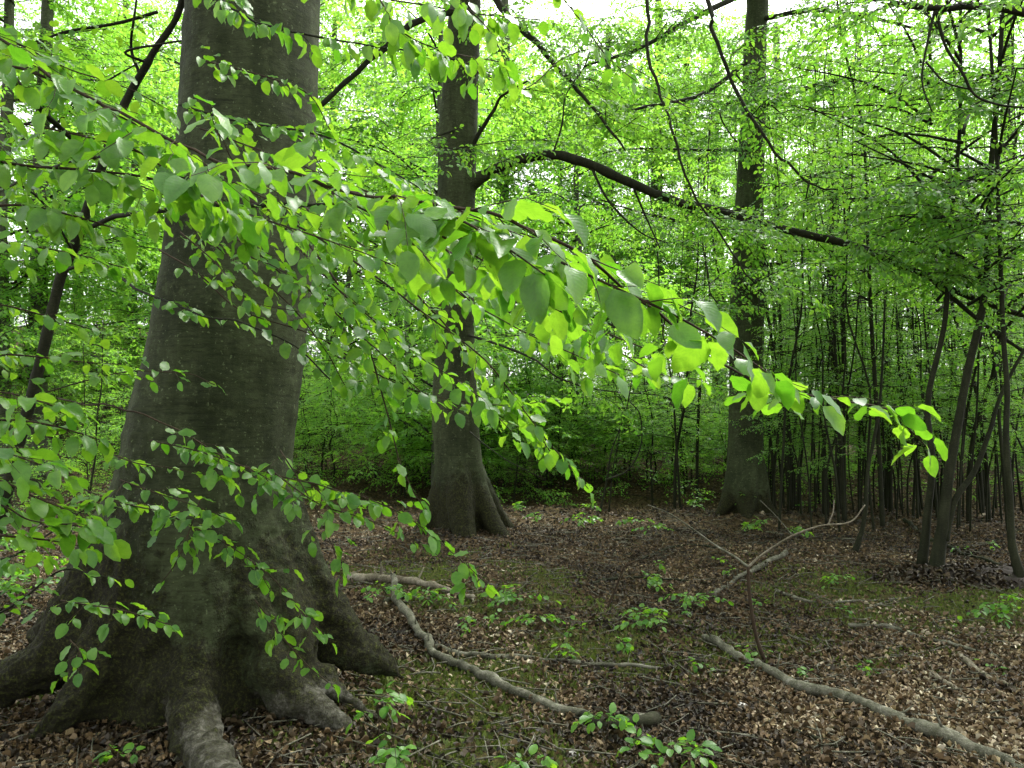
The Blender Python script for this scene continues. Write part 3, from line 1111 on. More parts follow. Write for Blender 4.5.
# ------------------------------------------------------------------ crowns
def crown_mesh(name, zc, hgt_, rad, n_spray, leaf_scale, seed, tmpl=T_FAR, low=.0, mat='leaf_mid', limbs=14, stem=None, s=1.0, hole=.15):
    g_ = np.random.default_rng(seed)
    ms, acc = Mesh(), []
    # clumped: sprays gather around limb ends
    cl = []
    for k in range(limbs):
        f = (k + g_.random()) / limbs
        z = zc - hgt_ / 2 + f * hgt_
        prof = math.sin(math.pi * (.12 + .83 * f)) ** .6
        az = g_.uniform(0, 2 * math.pi)
        r = rad * prof * g_.uniform(.75, 1.1)
        z0 = z - r * .35
        cz = z + g_.uniform(-.2, .2)
        pts = smooth([[0, 0, max(z0, zc - hgt_ / 2 - r * .2)], [math.cos(az) * r * .4, math.sin(az) * r * .4, (z0 + cz) / 2 + .1], [math.cos(az) * r, math.sin(az) * r, cz]], 8)
        ms.tube(pts, np.linspace(.022, .006, 8) * max(1, rad / 2.2), 5, 0)
        cl.append((pts, az))
    for k in range(n_spray):
        pts, az = cl[g_.integers(len(cl))]
        t = g_.random() ** .7
        p = pts[int(t * 7)] + g_.normal(0, 1, 3) * np.array([.35, .35, .12]) * (rad / 3)
        a = az + g_.normal(0, .9)
        place_spray(ms, acc, p, a, g_.uniform(-.35, .12), s * g_.uniform(.75, 1.25), g_, twigs=1)
    L = cat(acc)
    ms.leaves(L, tmpl, 1, leaf_scale)
    return ms.mesh(name, [M['bark_thin'], M[mat]])


# canopies of the four near trees, above the frame
CAN = [crown_mesh('crown', 3.5, 8, 4.6, 270, 1.25, 201 + k, limbs=22, s=1.15, mat='leaf_mid') for k in range(2)]
for t_, b_, k, zz, sc_ in ((near_beech, nb_base, 0, 8.0, 1.0), (beech2, b2, 1, 9.0, .8), (beech3, b3, 0, 10.0, .75), (beech4, b4, 1, 11.5, .8)):
    c = link('crown', CAN[k], t_)
    c.location = (0, 0, zz)
    c.scale = (sc_,) * 3
    c.rotation_euler = (0, 0, zz * 3.1)

# ------------------------------------------------------------------ young saplings with low foliage
def stem_pts(g_, H, lean=.08, wav=.06):
    n_ = 7
    z = np.linspace(-.1, H, n_)
    l = g_.normal(0, lean, 2)
    q = np.stack([z * l[0] + g_.normal(0, wav, n_), z * l[1] + g_.normal(0, wav, n_), z], 1)
    q[0, :2] = 0
    q[1, :2] *= .4
    return smooth(q, 22)


def sapling_proto(seed, H, r, z0, crad, n_spray, s, mat='leaf_mid', leaf_scale=1.0, lean=.06, bark='bark_thin', tmpl=T_FAR, forks=1):
    g_ = np.random.default_rng(seed)
    st = stem_pts(g_, H, lean)
    tr = Mesh()
    tr.tube(st, r * (1 - np.linspace(0, .85, len(st)) ** 1.1) + .004, 7, 0, .1, seed)
    stems = [st]
    for k in range(forks - 1):
        i0 = g_.integers(2, 9)
        d = g_.normal(0, .22, 2)
        L_ = (H - st[i0][2]) * g_.uniform(.6, .95)
        q = smooth([st[i0], st[i0] + [d[0] * L_ * .35, d[1] * L_ * .35, L_ * .33], st[i0] + [d[0] * L_ * .8, d[1] * L_ * .8, L_]], 14)
        tr.tube(q, np.linspace(r * .6, .006, 14), 6, 0, .1, seed + k)
        stems.append(q)
    ms, acc = Mesh(), []
    for k in range(n_spray):
        q = stems[g_.integers(len(stems))]
        z = z0 + (H - z0) * g_.random() ** .9
        i_ = int(np.clip(np.searchsorted(q[:, 2], z), 0, len(q) - 1))
        p = q[i_]
        f = (z - z0) / max(H - z0, .1)
        az = g_.uniform(0, 2 * math.pi)
        rr = crad * g_.uniform(0, .6) * (1.05 - f * .7)
        e = p + np.array([math.cos(az) * rr, math.sin(az) * rr, rr * g_.uniform(-.05, .35)])
        if rr > .15:
            ms.tube(np.array([p, (p + e) / 2 + [0, 0, .04], e]), [.010, .008, .006], 3, 0, cap=False)
        place_spray(ms, acc, e, az + g_.normal(0, .35), g_.uniform(-.25, .18), s * g_.uniform(.6, 1.15) * (1.1 - .5 * f), g_, twigs=1)
    ms.leaves(cat(acc), tmpl, 1, leaf_scale)
    return tr.mesh('trunk', [M[bark]]), ms.mesh('crown', [M[bark], M[mat]])


def put(name, proto, loc, rz, s, label, catg, group=None):
    e = empty(name, loc, rz, s)
    tag(e, label, catg, group)
    link('trunk', proto[0], e)
    link('crown', proto[1], e)
    return e


gp = np.random.default_rng(77)
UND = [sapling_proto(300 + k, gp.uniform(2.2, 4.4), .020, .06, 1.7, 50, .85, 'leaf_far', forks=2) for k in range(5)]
THK = [sapling_proto(320 + k, gp.uniform(7.2, 9), gp.uniform(.020, .036), .9, 1.6, 44, .75, 'leaf_mid', lean=.06, forks=2 if k % 2 else 1) for k in range(6)]
BARE = [sapling_proto(340 + k, gp.uniform(5.5, 7.5), gp.uniform(.010, .022), 1.0, .9, 22, .6, 'leaf_mid', lean=.08) for k in range(5)]


def at_px(px, Y):
    x = (px - 512) / FPX * Y
    return (x, Y, hz(x, Y) - .03)


# the prominent stems of the thicket
prom = [
    (880, 11.0, 2, 'upright dark sapling stem at the left front of the right-hand thicket'),
    (822, 13.0, 0, 'pair of close dark sapling stems right of the third beech'),
    (965, 11.5, 4, 'stout leaning sapling stem behind the forked trunks of the thicket'),
    (1005, 10.5, 3, 'sinuous sapling stem near the right edge, behind the debris mound'),
]
for px, Y, k, lab in prom:
    put('beech_sapling', THK[k], at_px(px, Y), gp.uniform(0, 6.28), 1.0, lab, 'sapling')
def zone(px):
    for lim, ph in ((-20, 'beyond the left edge'), (60, 'at the left edge'), (150, 'between the dark sapling and the big beech'), (300, 'behind the big beech'),
                    (430, 'between the big beech and the second beech'), (490, 'behind the second beech'), (590, 'just right of the second beech'),
                    (720, 'just left of the third beech'), (775, 'behind the third beech'), (840, 'just right of the third beech'),
                    (910, 'right of centre in the thicket'), (980, 'behind the forked trunks at right'), (1030, 'at the right edge')):
        if px < lim:
            return ph
    return 'beyond the right edge'


for k in range(42):
    px = 790 + (k * 7 % 42) * 6.9 + gp.uniform(-4, 4) if k % 7 else gp.uniform(670, 780)
    Y = gp.uniform(11.5, 17)
    if px < 780: Y = gp.uniform(14, 18)
    put('beech_sapling', THK[k % 6], at_px(px, Y), gp.uniform(0, 6.28), gp.uniform(.8, 1.1),
        ('nearer' if Y < 14 else 'farther') + (' forked' if k % 2 else ' straight') + ' dark sapling stem ' + zone(px), 'sapling', 'saplings of the right-hand thicket')
for k in range(84):
    px = 765 + k * 3.5 + gp.uniform(-5, 5)
    Y = gp.uniform(10.5, 17)
    put('beech_sapling', BARE[k % 5], at_px(px, Y), gp.uniform(0, 6.28), gp.uniform(.8, 1.1),
        ('nearer' if Y < 13.5 else 'farther') + ' wand-thin sapling in the thicket ' + zone(px), 'sapling', 'thin wands in the right-hand thicket')

# understorey with foliage to the ground, behind the clearing
for k in range(110):
    px = gp.uniform(270, 800) if k % 5 else gp.uniform(800, 1060)
    Y = gp.uniform(17, 30) if k % 3 else gp.uniform(16.5, 20)
    put('beech_sapling', UND[k % 5], at_px(px, Y), gp.uniform(0, 6.28), gp.uniform(.75, 1.2),
        ('nearest' if Y < 18 else ('middle-distance' if Y < 23 else 'farthest')) + ' low leafy sapling ' + zone(px), 'sapling', 'leafy undergrowth behind the clearing')
for k in range(34):
    px = gp.uniform(-60, 290)
    Y = gp.uniform(11, 30)
    put('beech_sapling', UND[k % 5], at_px(px, Y), gp.uniform(0, 6.28), gp.uniform(.6, 1.0),
        ('nearer' if Y < 17 else ('middle' if Y < 23 else 'farthest')) + ' leafy sapling on the left slope ' + zone(px), 'sapling', 'leafy undergrowth on the left slope')

# ------------------------------------------------------------------ mature trees further back
def tall_proto(seed, H, r, n_spray, rad, z0):
    g_ = np.random.default_rng(seed)
    st = stem_pts(g_, H, .015, .05)
    tr = Mesh()
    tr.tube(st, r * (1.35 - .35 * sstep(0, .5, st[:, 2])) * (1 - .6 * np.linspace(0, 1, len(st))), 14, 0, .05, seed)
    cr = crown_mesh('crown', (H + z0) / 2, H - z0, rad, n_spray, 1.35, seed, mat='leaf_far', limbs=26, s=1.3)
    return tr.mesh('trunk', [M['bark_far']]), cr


TALL = [tall_proto(400, 16, .30, 350, 4.2, 3.2), tall_proto(401, 15, .24, 320, 4.0, 2.6), tall_proto(402, 17, .33, 350, 4.5, 4.0), tall_proto(403, 12, .14, 260, 3.4, 1.6)]
named = [
    (39, 17, 1, .95, 'pale grey background beech trunk between the dark sapling and the left edge'),
    (2, 16, 1, .8, 'dark background trunk cut by the left edge'),
    (131, 25, 1, .8, 'slim pale background trunk just left of the big beech'),
    (152, 30, 1, .8, 'faint thin background trunk right beside the left flank of the big beech'),
    (411, 22, 1, .65, 'small background trunk seen left of the second beech'),
    (437, 16.5, 3, .9, 'slender trunk directly behind the second beech'),
    (574, 20, 3, .9, 'slender distant trunk in the gap between the second and third beech'),
]
for px, Y, k, s, lab in named:
    put('beech_tree', TALL[k], at_px(px, Y), gp.uniform(0, 6.28), s, lab, 'tree')
spots = [(560, 33), (655, 36), (330, 36), (470, 38), (720, 35), (400, 33), (-60, 24), (75, 30), (190, 24), (270, 33), (345, 31), (500, 34), (610, 31), (690, 33),
         (790, 27), (860, 22), (930, 30), (1010, 24), (1100, 30), (-160, 30), (120, 44), (440, 44), (640, 46), (840, 42)]
for k, (px, Y) in enumerate(spots):
    put('beech_tree', TALL[(k * 3 + 3 + k // 4) % 4], at_px(px, Y), gp.uniform(0, 6.28), gp.uniform(.85, 1.15) * (1.25 if Y > 32 else 1),
        'bright leafy beech in the distance, ' + zone(px) + (', farthest row' if Y > 36 else ''), 'tree', 'beeches filling the distance')

# the far-off wood
fw, acc = Mesh(), []
g_ = np.random.default_rng(9)
for k in range(1100):
    an = g_.uniform(-.72, .72)
    Y = g_.uniform(36, 62)
    x = math.tan(an) * Y
    z = hz(x, Y) + g_.random() ** 1.4 * 9
    L, tw, pts = SP_[g_.integers(7)]
    acc.append(xf(L, rotz(g_.uniform(0, 6.28)) @ roty(g_.normal(0, .25)), np.array([x, Y, z]), 2.6, g_.normal(0, .15)))
fw.leaves(cat(acc), T_FAR, 0, 1.0)
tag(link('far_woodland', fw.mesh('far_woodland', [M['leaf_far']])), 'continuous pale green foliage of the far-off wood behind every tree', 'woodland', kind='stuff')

# ------------------------------------------------------------------ forked trunks in the front of the thicket
def solo_trunk(label, stems, base_px, crown=None, bark='bark_thin', name='beech_tree', catg='tree'):
    b = G(*base_px)
    e = empty(name, b)
    tag(e, label, catg)
    ms = Mesh()
    for pts, r0, r1 in stems:
        q = np.array([W(*p) for p in pts])
        q = smooth(q, len(q) * 6)
        t = np.linspace(0, 1, len(q))
        ms.tube(q - b, r0 + (r1 - r0) * t + (r0 * .5) * np.exp(-t * 14), 9, 0, .1, int(base_px[0]))
    link('trunk', ms.mesh('trunk', [M[bark]]), e)
    if crown is not None:
        c = link('crown', crown[0], e)
        c.location = (crown[1][0], crown[1][1], crown[1][2])
        c.scale = (crown[2],) * 3
        c.rotation_euler = (0, 0, base_px[0])
    return e


CR2 = [crown_mesh('crown', 2.2, 4.4, 2.0, 60, .95, 501 + k, limbs=16, s=.85, mat='leaf_mid') for k in range(3)]
d = 7.9
solo_trunk('thicker forked trunk pair with splayed stems standing on the dark debris mound at right',
           [([(935, 575, 7.9), (942, 530, 7.9), (948, 480, 7.9), (955, 440, 7.9), (968, 370, 8.0), (985, 290, 8.1), (990, 180, 8.2), (1000, 60, 8.2), (1005, -60, 8.2)], .058, .02),
            ([(944, 540, 7.9), (955, 500, 7.9), (975, 470, 7.95), (990, 430, 8), (1003, 390, 8.1), (1035, 330, 8.2)], .034, .015)],
           (937, 570), (CR2[0], (.9, .3, 2.6), 1.0))
solo_trunk('straight dark trunk just left of the splayed forked pair',
           [([(922, 565, 8.1), (928, 510, 8.1), (932, 460, 8.1), (928, 400, 8.2), (945, 320, 8.3), (950, 230, 8.4), (960, 120, 8.4), (960, -40, 8.4)], .040, .016)],
           (922, 560), (CR2[1], (.4, .3, 3.0), .9))
solo_trunk('curved dark trunk nearest the right edge rising beside the mound',
           [([(1022, 580, 7.6), (1012, 545, 7.6), (1010, 500, 7.6), (1006, 440, 7.6), (1007, 390, 7.7), (1003, 330, 7.8), (1000, 250, 7.9), (995, 120, 8), (985, -40, 8)], .038, .015)],
           (1022, 575), (CR2[2], (-.3, .3, 3.0), .9))
solo_trunk('short bent stem rising from the leaf litter left of the forked trunks',
           [([(855, 552, 9.0), (862, 530, 9), (866, 505, 9), (868, 470, 9.1), (880, 400, 9.2), (885, 300, 9.3)], .03, .012)],
           (855, 550), None, 'bark_thin', 'beech_sapling', 'sapling')
solo_trunk('thin curved sapling with hooked branch between the second and third beech',
           [([(600, 512, 12.6), (607, 480, 12.6), (612, 450, 12.6), (625, 415, 12.6), (632, 380, 12.7)], .016, .008),
            ([(606, 480, 12.6), (628, 470, 12.5), (641, 445, 12.5), (640, 415, 12.5), (630, 402, 12.5)], .015, .008),
            ([(609, 512, 12.6), (613, 470, 12.6), (620, 430, 12.7)], .012, .006)],
           (604, 512), None, 'bark_thin', 'beech_sapling', 'sapling')

# dark debris mound at the foot of the forked trunks
b = G(965, 578)
ms = Mesh()
u_ = np.linspace(0, 2 * math.pi, 40, endpoint=False)
rings = []
for t in np.linspace(0, 1, 12):
    rx, ry = 1.05 * (1 - t) + .02, .42 * (1 - t) + .02
    q = np.stack([np.cos(u_) * rx, np.sin(u_) * ry, np.full(40, -.08 + .17 * math.sin(t * math.pi / 2))], 1)
    q[:, 2] += .07 * fbm(q * 5, 3, 8) * (t > .05)
    q[:, :2] *= (1 + .15 * fbm(q * 2.5, 2, 5))[:, None]
    rings.append(q)
V = np.vstack(rings)
i_ = np.arange(11)[:, None] * 40
j_ = np.arange(40)[None]
F = np.stack([i_ + j_, i_ + (j_ + 1) % 40, i_ + 40 + (j_ + 1) % 40, i_ + 40 + j_], -1).reshape(-1, 4)
ms.add(V, F, 0)
n_ = 1800
th = g.random(n_) * 6.28
rr = np.sqrt(g.random(n_))
X = np.stack([np.cos(th) * rr * 1.1, np.sin(th) * rr * .45, .12 * (1 - rr ** 2) + g.random(n_) * .03 - .03], 1)
ms.leaves((X, g.normal(0, 1, (n_, 3)) * [1, 1, .4], np.stack([g.normal(0, .6, n_), g.normal(0, .6, n_), np.ones(n_)], 1), g.uniform(.04, .07, n_), g.random(n_) * .4), T_DEAD[0], 1)
e = link('debris_mound', ms.mesh('debris_mound', [M['soil'], M['dead_leaf']]), None, b)
tag(e, 'low dark mound of soil and old leaves under the forked trunks at right', 'soil mound')

# ------------------------------------------------------------------ the dark sapling at the left and its boughs
ys_base = W(-42, 700, 4.5)
ys_base[2] = hz(ys_base[0], ys_base[1])
young = empty('young_beech', ys_base)
tag(young, 'slim dark leaning young beech at the left whose leafy boughs cross the big trunk', 'tree')
q = np.array([W(-42, 705, 4.5), W(-20, 600, 4.5), W(12, 470, 4.5), W(40, 365, 4.5), W(60, 280, 4.5), W(77, 240, 4.45), W(94, 190, 4.4), W(110, 142, 4.4), W(124, 105, 4.4), W(146, 66, 4.4), (W(158, 45, 4.4)), W(178, 14, 4.4), W(190, -40, 4.35), W(200, -110, 4.3), W(205, -200, 4.3)])
q = smooth(q, 90)
ms = Mesh()
ms.tube(q - ys_base, np.linspace(.037, .013, 90), 10, 0, .14, 4)
link('trunk', ms.mesh('trunk', [M['bark_thin']]), young)
yt = q

NB = [  # (points, r0, r1, spray settings)
    # forked dark boughs, few leaves
    ([(83, 232, 4.45), (120, 216, 4.1), (160, 210, 3.7), (200, 206, 3.4), (260, 206, 3.2), (320, 203, 3.1), (375, 207, 3.0), (430, 222, 2.9)], .014, .005, dict(side=.30, gap=.09, bare=.25)),
    ([(66, 270, 4.45), (85, 264, 4.3), (108, 268, 4.1), (140, 290, 3.8), (190, 311, 3.5), (235, 322, 3.3), (290, 345, 3.2), (330, 380, 3.1)], .009, .003, dict(side=.16, gap=.09, bare=.5)),
    ([(140, 75, 4.4), (132, 50, 4.4), (134, 20, 4.3), (140, -20, 4.3)], .010, .005, dict(side=.2, gap=.12, leaf=.05)),
    ([(145, 62, 4.4), (125, 52, 4.3), (160, 44, 4.2), (188, 40, 4.2)], .008, .005, None),
    ([(158, 12, 4.4), (110, 25, 4.3), (60, 33, 4.2), (20, 52, 4.1), (-30, 70, 4.0)], .010, .004, dict(side=.3, gap=.12, leaf=.055)),
    ([(95, 158, 3.6), (62, 130, 3.4), (30, 98, 3.1), (8, 72, 2.9), (-30, 40, 2.8)], .012, .012, dict(side=.35, gap=.13)),
    ([(72, 250, 4.4), (45, 205, 4.2), (10, 180, 4.0), (-30, 175, 3.8)], .007, .004, dict(side=.3, gap=.1)),
    ([(105, 155, 4.4), (60, 165, 4.0), (0, 190, 3.5), (-40, 200, 3.4)], .008, .004, dict(side=.35, gap=.1)),
    # the big bright bough hanging across the centre
    ([(205, -150, 4.3), (80, -110, 3.0), (-60, -20, 2.3), (10, 40, 2.05), (90, 95, 1.95), (170, 135, 1.85), (250, 165, 1.75), (340, 190, 1.65), (430, 205, 1.5), (520, 232, 1.45), (590, 275, 1.5), (650, 315, 1.55), (710, 352, 1.65), (770, 385, 1.75), (830, 400, 1.9), (890, 412, 2.0), (935, 448, 2.05)], .0055, .0018,
     dict(side=.26, gap=.062, bare=.27, leaf=.064, lgap=.045, hang=.4, prof=lambda f: .3 + .95 * max(0, math.sin(math.pi * min(1, max(0, (f - .34) / .62)))) ** 1.0)),
    ([(430, 205, 1.55), (470, 225, 1.4), (510, 250, 1.33), (545, 275, 1.3)], .003, .0015, dict(side=.12, gap=.045, leaf=.074, lgap=.04, hang=.6)),
    ([(560, 262, 1.5), (620, 290, 1.45), (680, 318, 1.45), (735, 350, 1.5), (775, 378, 1.55)], .003, .0015, dict(side=.13, gap=.06, leaf=.078, lgap=.045, hang=.55)),
    ([(480, 225, 1.6), (540, 300, 1.8), (600, 340, 1.9), (650, 370, 2.0)], .003, .0015, dict(side=.14, gap=.08, leaf=.058, hang=.5)),
    # upper left leaves near the lens
    ([(-60, 60, 2.1), (20, 70, 2.05), (80, 95, 2.0), (130, 120, 2.0), (190, 150, 2.05)], .005, .002, dict(side=.22, gap=.055, leaf=.066, hang=.7)),
    ([(-50, 150, 2.2), (20, 165, 2.1), (80, 170, 2.1), (150, 178, 2.1), (210, 200, 2.2), (250, 235, 2.3)], .005, .002, dict(side=.22, gap=.055, leaf=.062, hang=.8)),
    ([(-40, 210, 2.0), (20, 205, 2.0), (70, 215, 2.0), (120, 230, 2.1)], .004, .002, dict(side=.12, gap=.05, leaf=.066, hang=.9)),
    ([(-40, 20, 2.4), (20, 45, 2.4), (70, 70, 2.4), (120, 85, 2.5), (170, 110, 2.6)], .003, .0015, dict(side=.2, gap=.05, leaf=.062)),
    ([(-40, 120, 2.0), (30, 125, 2.0), (100, 140, 2.0), (160, 160, 2.0), (215, 180, 2.0)], .003, .0015, dict(side=.2, gap=.05, leaf=.066, hang=.6)),
    ([(90, 170, 2.2), (150, 190, 2.2), (200, 210, 2.2), (250, 225, 2.2)], .003, .0015, dict(side=.2, gap=.05, leaf=.062, hang=.6)),
    ([(-40, 240, 2.6), (20, 245, 2.6), (80, 255, 2.7), (130, 270, 2.8)], .003, .0015, dict(side=.2, gap=.055, leaf=.056)),
    ([(-50, 395, 2.3), (0, 392, 2.3), (40, 402, 2.3), (80, 415, 2.4)], .003, .0015, dict(side=.2, gap=.05, leaf=.062)),
    ([(-50, 445, 2.1), (0, 452, 2.1), (40, 465, 2.1), (75, 475, 2.2)], .003, .0015, dict(side=.2, gap=.05, leaf=.066)),
    ([(-50, 500, 2.2), (0, 505, 2.2), (30, 520, 2.2), (70, 525, 2.3), (100, 530, 2.4)], .003, .0015, dict(side=.2, gap=.05, leaf=.066)),
    ([(250, 215, 2.4), (310, 235, 2.3), (370, 255, 2.3), (420, 280, 2.3)], .003, .0015, dict(side=.22, gap=.05, leaf=.06, hang=.5)),
    ([(340, 190, 1.9), (390, 198, 1.8), (440, 210, 1.7), (490, 222, 1.6), (540, 240, 1.6)], .003, .0015, dict(side=.16, gap=.05, leaf=.07, hang=.4)),
    # diagonal boughs filling the centre
    ([(180, 105, 3.3), (240, 122, 3.2), (320, 135, 3.0), (380, 165, 2.9), (440, 200, 2.8)], .006, .003, dict(side=.26, gap=.06, leaf=.058)),
    ([(190, 210, 3.2), (250, 250, 3.0), (320, 300, 2.9), (380, 350, 2.8), (430, 400, 2.8)], .005, .002, dict(side=.30, gap=.06, leaf=.058, bare=.15)),
    ([(375, 207, 2.9), (430, 240, 2.6), (490, 280, 2.5), (550, 320, 2.4), (600, 350, 2.4)], .005, .002, dict(side=.28, gap=.055, leaf=.060, hang=.7)),
    ([(250, 200, 3.3), (330, 245, 3.1), (420, 310, 3.0), (490, 365, 3.0), (540, 430, 3.0), (590, 490, 3.0)], .005, .002, dict(side=.28, gap=.055, leaf=.058, hang=.6)),
    ([(300, 205, 3.5), (380, 260, 3.3), (450, 330, 3.2), (510, 400, 3.2), (560, 465, 3.2)], .005, .002, dict(side=.25, gap=.06, leaf=.058, bare=.1)),
    ([(300, 230, 3.0), (340, 290, 2.9), (370, 350, 2.9), (385, 400, 2.9), (400, 460, 2.9), (425, 510, 2.9)], .005, .002, dict(side=.16, gap=.06, leaf=.056, bare=.1)),
    ([(340, 180, 3.4), (400, 210, 3.3), (450, 250, 3.2), (520, 300, 3.1), (590, 345, 3.0), (660, 365, 3.0)], .005, .002, dict(side=.28, gap=.055, leaf=.058, hang=.6)),
    ([(400, 215, 1.75), (440, 235, 1.7), (490, 265, 1.65), (540, 300, 1.7), (600, 330, 1.75), (650, 350, 1.8)], .003, .0015, dict(side=.18, gap=.08, leaf=.060, hang=.4)),
    ([(345, 200, 1.9), (390, 225, 1.8), (430, 262, 1.8), (470, 300, 1.85)], .003, .0015, dict(side=.18, gap=.06, leaf=.06, hang=.4)),
    ([(380, 230, 2.3), (440, 280, 2.3), (500, 320, 2.3), (560, 350, 2.3), (620, 375, 2.4)], .003, .0015, dict(side=.26, gap=.06, leaf=.056, hang=.3)),
    ([(300, 250, 2.6), (350, 300, 2.6), (410, 350, 2.6), (470, 390, 2.6), (520, 440, 2.7)], .003, .0015, dict(side=.26, gap=.05, leaf=.056, hang=.6)),
    ([(310, 180, 2.6), (360, 210, 2.6), (400, 240, 2.6), (450, 290, 2.7)], .003, .0015, dict(side=.24, gap=.05, leaf=.056, hang=.6)),
    ([(200, 130, 2.4), (260, 150, 2.4), (320, 175, 2.4), (370, 205, 2.4)], .003, .0015, dict(side=.16, gap=.05, leaf=.06, hang=.6)),
    ([(120, 140, 2.0), (160, 165, 2.0), (200, 190, 2.05), (240, 215, 2.1)], .003, .0015, dict(side=.16, gap=.045, leaf=.066, hang=.6)),
    ([(310, 330, 3.2), (370, 370, 3.1), (430, 395, 3.1), (500, 405, 3.1), (560, 400, 3.2)], .003, .0015, dict(side=.24, gap=.055, leaf=.055)),
    ([(180, 232, 2.9), (215, 262, 2.85), (250, 300, 2.8), (300, 312, 2.8)], .003, .0015, dict(side=.10, gap=.055, leaf=.05)),
    ([(230, 250, 2.9), (270, 265, 2.9), (310, 290, 2.9), (345, 330, 2.9)], .003, .0015, dict(side=.14, gap=.055, leaf=.052)),
    ([(210, 170, 2.6), (250, 190, 2.6), (300, 215, 2.6), (340, 250, 2.6)], .003, .0015, dict(side=.14, gap=.05, leaf=.056)),
    ([(380, 0, 2.3), (400, 30, 2.3), (440, 50, 2.3), (500, 62, 2.4)], .003, .0015, dict(side=.12, gap=.05, leaf=.066, hang=1.3)),
    ([(430, -20, 2.6), (480, 20, 2.6), (500, 50, 2.6), (510, 80, 2.6)], .003, .0015, dict(side=.12, gap=.05, leaf=.06, hang=1.3)),
    ([(560, 330, 3.0), (600, 360, 3.0), (640, 372, 3.0), (700, 380, 3.0)], .003, .0015, dict(side=.2, gap=.05, leaf=.055)),
    # twigs in front of the big trunk
    ([(190, 225, 3.2), (235, 262, 3.1), (285, 300, 3.05), (325, 350, 3.0), (345, 385, 3.0)], .004, .002, dict(side=.11, gap=.06, leaf=.05)),
    ([(160, 250, 3.2), (200, 275, 3.1), (240, 310, 3.05), (300, 330, 3.05), (335, 345, 3.0)], .004, .002, dict(side=.10, gap=.08, leaf=.046, bare=.2)),
    ([(200, 60, 3.3), (260, 75, 3.1), (310, 95, 3.0), (330, 130, 3.0)], .004, .002, dict(side=.1, gap=.06, leaf=.055)),
    # top edge
    ([(195, -60, 4.2), (205, -20, 3.3), (240, 15, 3.0), (290, 32, 2.9), (340, 40, 2.9), (400, 50, 2.9), (450, 58, 2.9), (500, 75, 2.9)], .006, .002, dict(side=.18, gap=.055, leaf=.062, hang=1.1, bare=.3)),
    ([(250, -60, 2.9), (330, -20, 2.8), (400, 2, 2.8), (470, 12, 2.8), (540, 20, 2.9)], .004, .002, dict(side=.16, gap=.055, leaf=.066, hang=1.2, bare=.1)),
    ([(470, 70, 2.9), (520, 90, 3.2), (560, 60, 3.4), (600, 50, 3.5), (650, 78, 3.5), (690, 105, 3.5)], .003, .0015, dict(side=.10, gap=.09, leaf=.055, hang=1.3)),
    ([(540, -30, 3.3), (580, 20, 3.3), (610, 60, 3.3), (650, 90, 3.3), (690, 108, 3.3)], .003, .0015, dict(side=.08, gap=.11, leaf=.055, hang=1.3)),
    # lower sprays in front of the trunk
    ([(60, 400, 3.4), (120, 408, 3.2), (180, 432, 3.1), (235, 463, 3.05), (300, 478, 3.0), (360, 497, 2.95), (410, 520, 2.9), (455, 555, 2.9), (488, 585, 2.9)], .004, .0015, dict(side=0.270, gap=.055, leaf=0.055, bare=.35, hang=.5, prof=lambda f: .35 + .55 * (1 - f))),
    ([(40, 395, 3.2), (110, 375, 3.1), (180, 372, 3.05), (215, 385, 3.0)], .003, .0015, dict(side=0.162, gap=.07, leaf=0.048, bare=.4)),
    ([(90, 440, 3.3), (130, 462, 3.1), (170, 468, 3.05), (220, 475, 3.0)], .003, .0015, dict(side=0.095, gap=.06, leaf=0.048, bare=.3)),
    ([(60, 480, 3.3), (110, 500, 3.1), (160, 512, 3.0), (210, 535, 2.9), (250, 560, 2.85), (270, 590, 2.85)], .003, .0015, dict(side=0.203, gap=.05, leaf=0.057, bare=.2)),
    ([(120, 480, 3.1), (160, 495, 3.0), (200, 508, 2.95), (230, 520, 2.9)], .003, .0015, dict(side=0.189, gap=.06, leaf=0.055)),
    ([(250, 560, 2.95), (275, 580, 2.9), (300, 610, 2.85), (330, 640, 2.8)], .003, .0015, dict(side=0.135, gap=.045, leaf=0.053)),
    ([(200, 500, 2.9), (190, 530, 2.85), (178, 560, 2.8), (160, 585, 2.8)], .003, .0015, dict(side=0.108, gap=.05, leaf=0.053)),
    ([(60, 600, 3.1), (90, 605, 3.0), (130, 612, 2.95), (170, 625, 2.95)], .003, .0015, dict(side=0.162, gap=.05, leaf=0.053, bare=.1)),
    ([(70, 640, 3.0), (80, 655, 2.95), (60, 680, 2.9)], .003, .0015, dict(side=0.135, gap=.045, leaf=0.053)),
    ([(280, 450, 3.1), (310, 500, 2.95), (330, 540, 2.9), (340, 575, 2.9)], .003, .0015, dict(side=0.189, gap=.06, leaf=0.055)),
    ([(150, 440, 3.1), (200, 452, 3.0), (250, 470, 2.95), (290, 492, 2.9)], .003, .0015, dict(side=.16, gap=.055, leaf=.052)),
    ([(270, 470, 3.0), (320, 505, 2.9), (370, 520, 2.85), (420, 545, 2.85)], .003, .0015, dict(side=.16, gap=.055, leaf=.054)),
    ([(255, 600, 2.85), (285, 640, 2.8), (310, 668, 2.75), (335, 688, 2.7)], .003, .0015, dict(side=.09, gap=.045, leaf=.048)),
    # leafy mass at the left edge
    ([(-60, 430, 2.5), (0, 420, 2.4), (50, 425, 2.4), (100, 440, 2.5)], .005, .002, dict(side=.24, gap=.055, leaf=.06)),
    ([(-60, 470, 2.4), (0, 480, 2.3), (40, 500, 2.3), (90, 520, 2.4)], .005, .002, dict(side=.24, gap=.055, leaf=.062)),
    ([(-60, 530, 2.5), (0, 535, 2.4), (50, 540, 2.5), (90, 548, 2.6)], .005, .002, dict(side=.24, gap=.055, leaf=.058)),
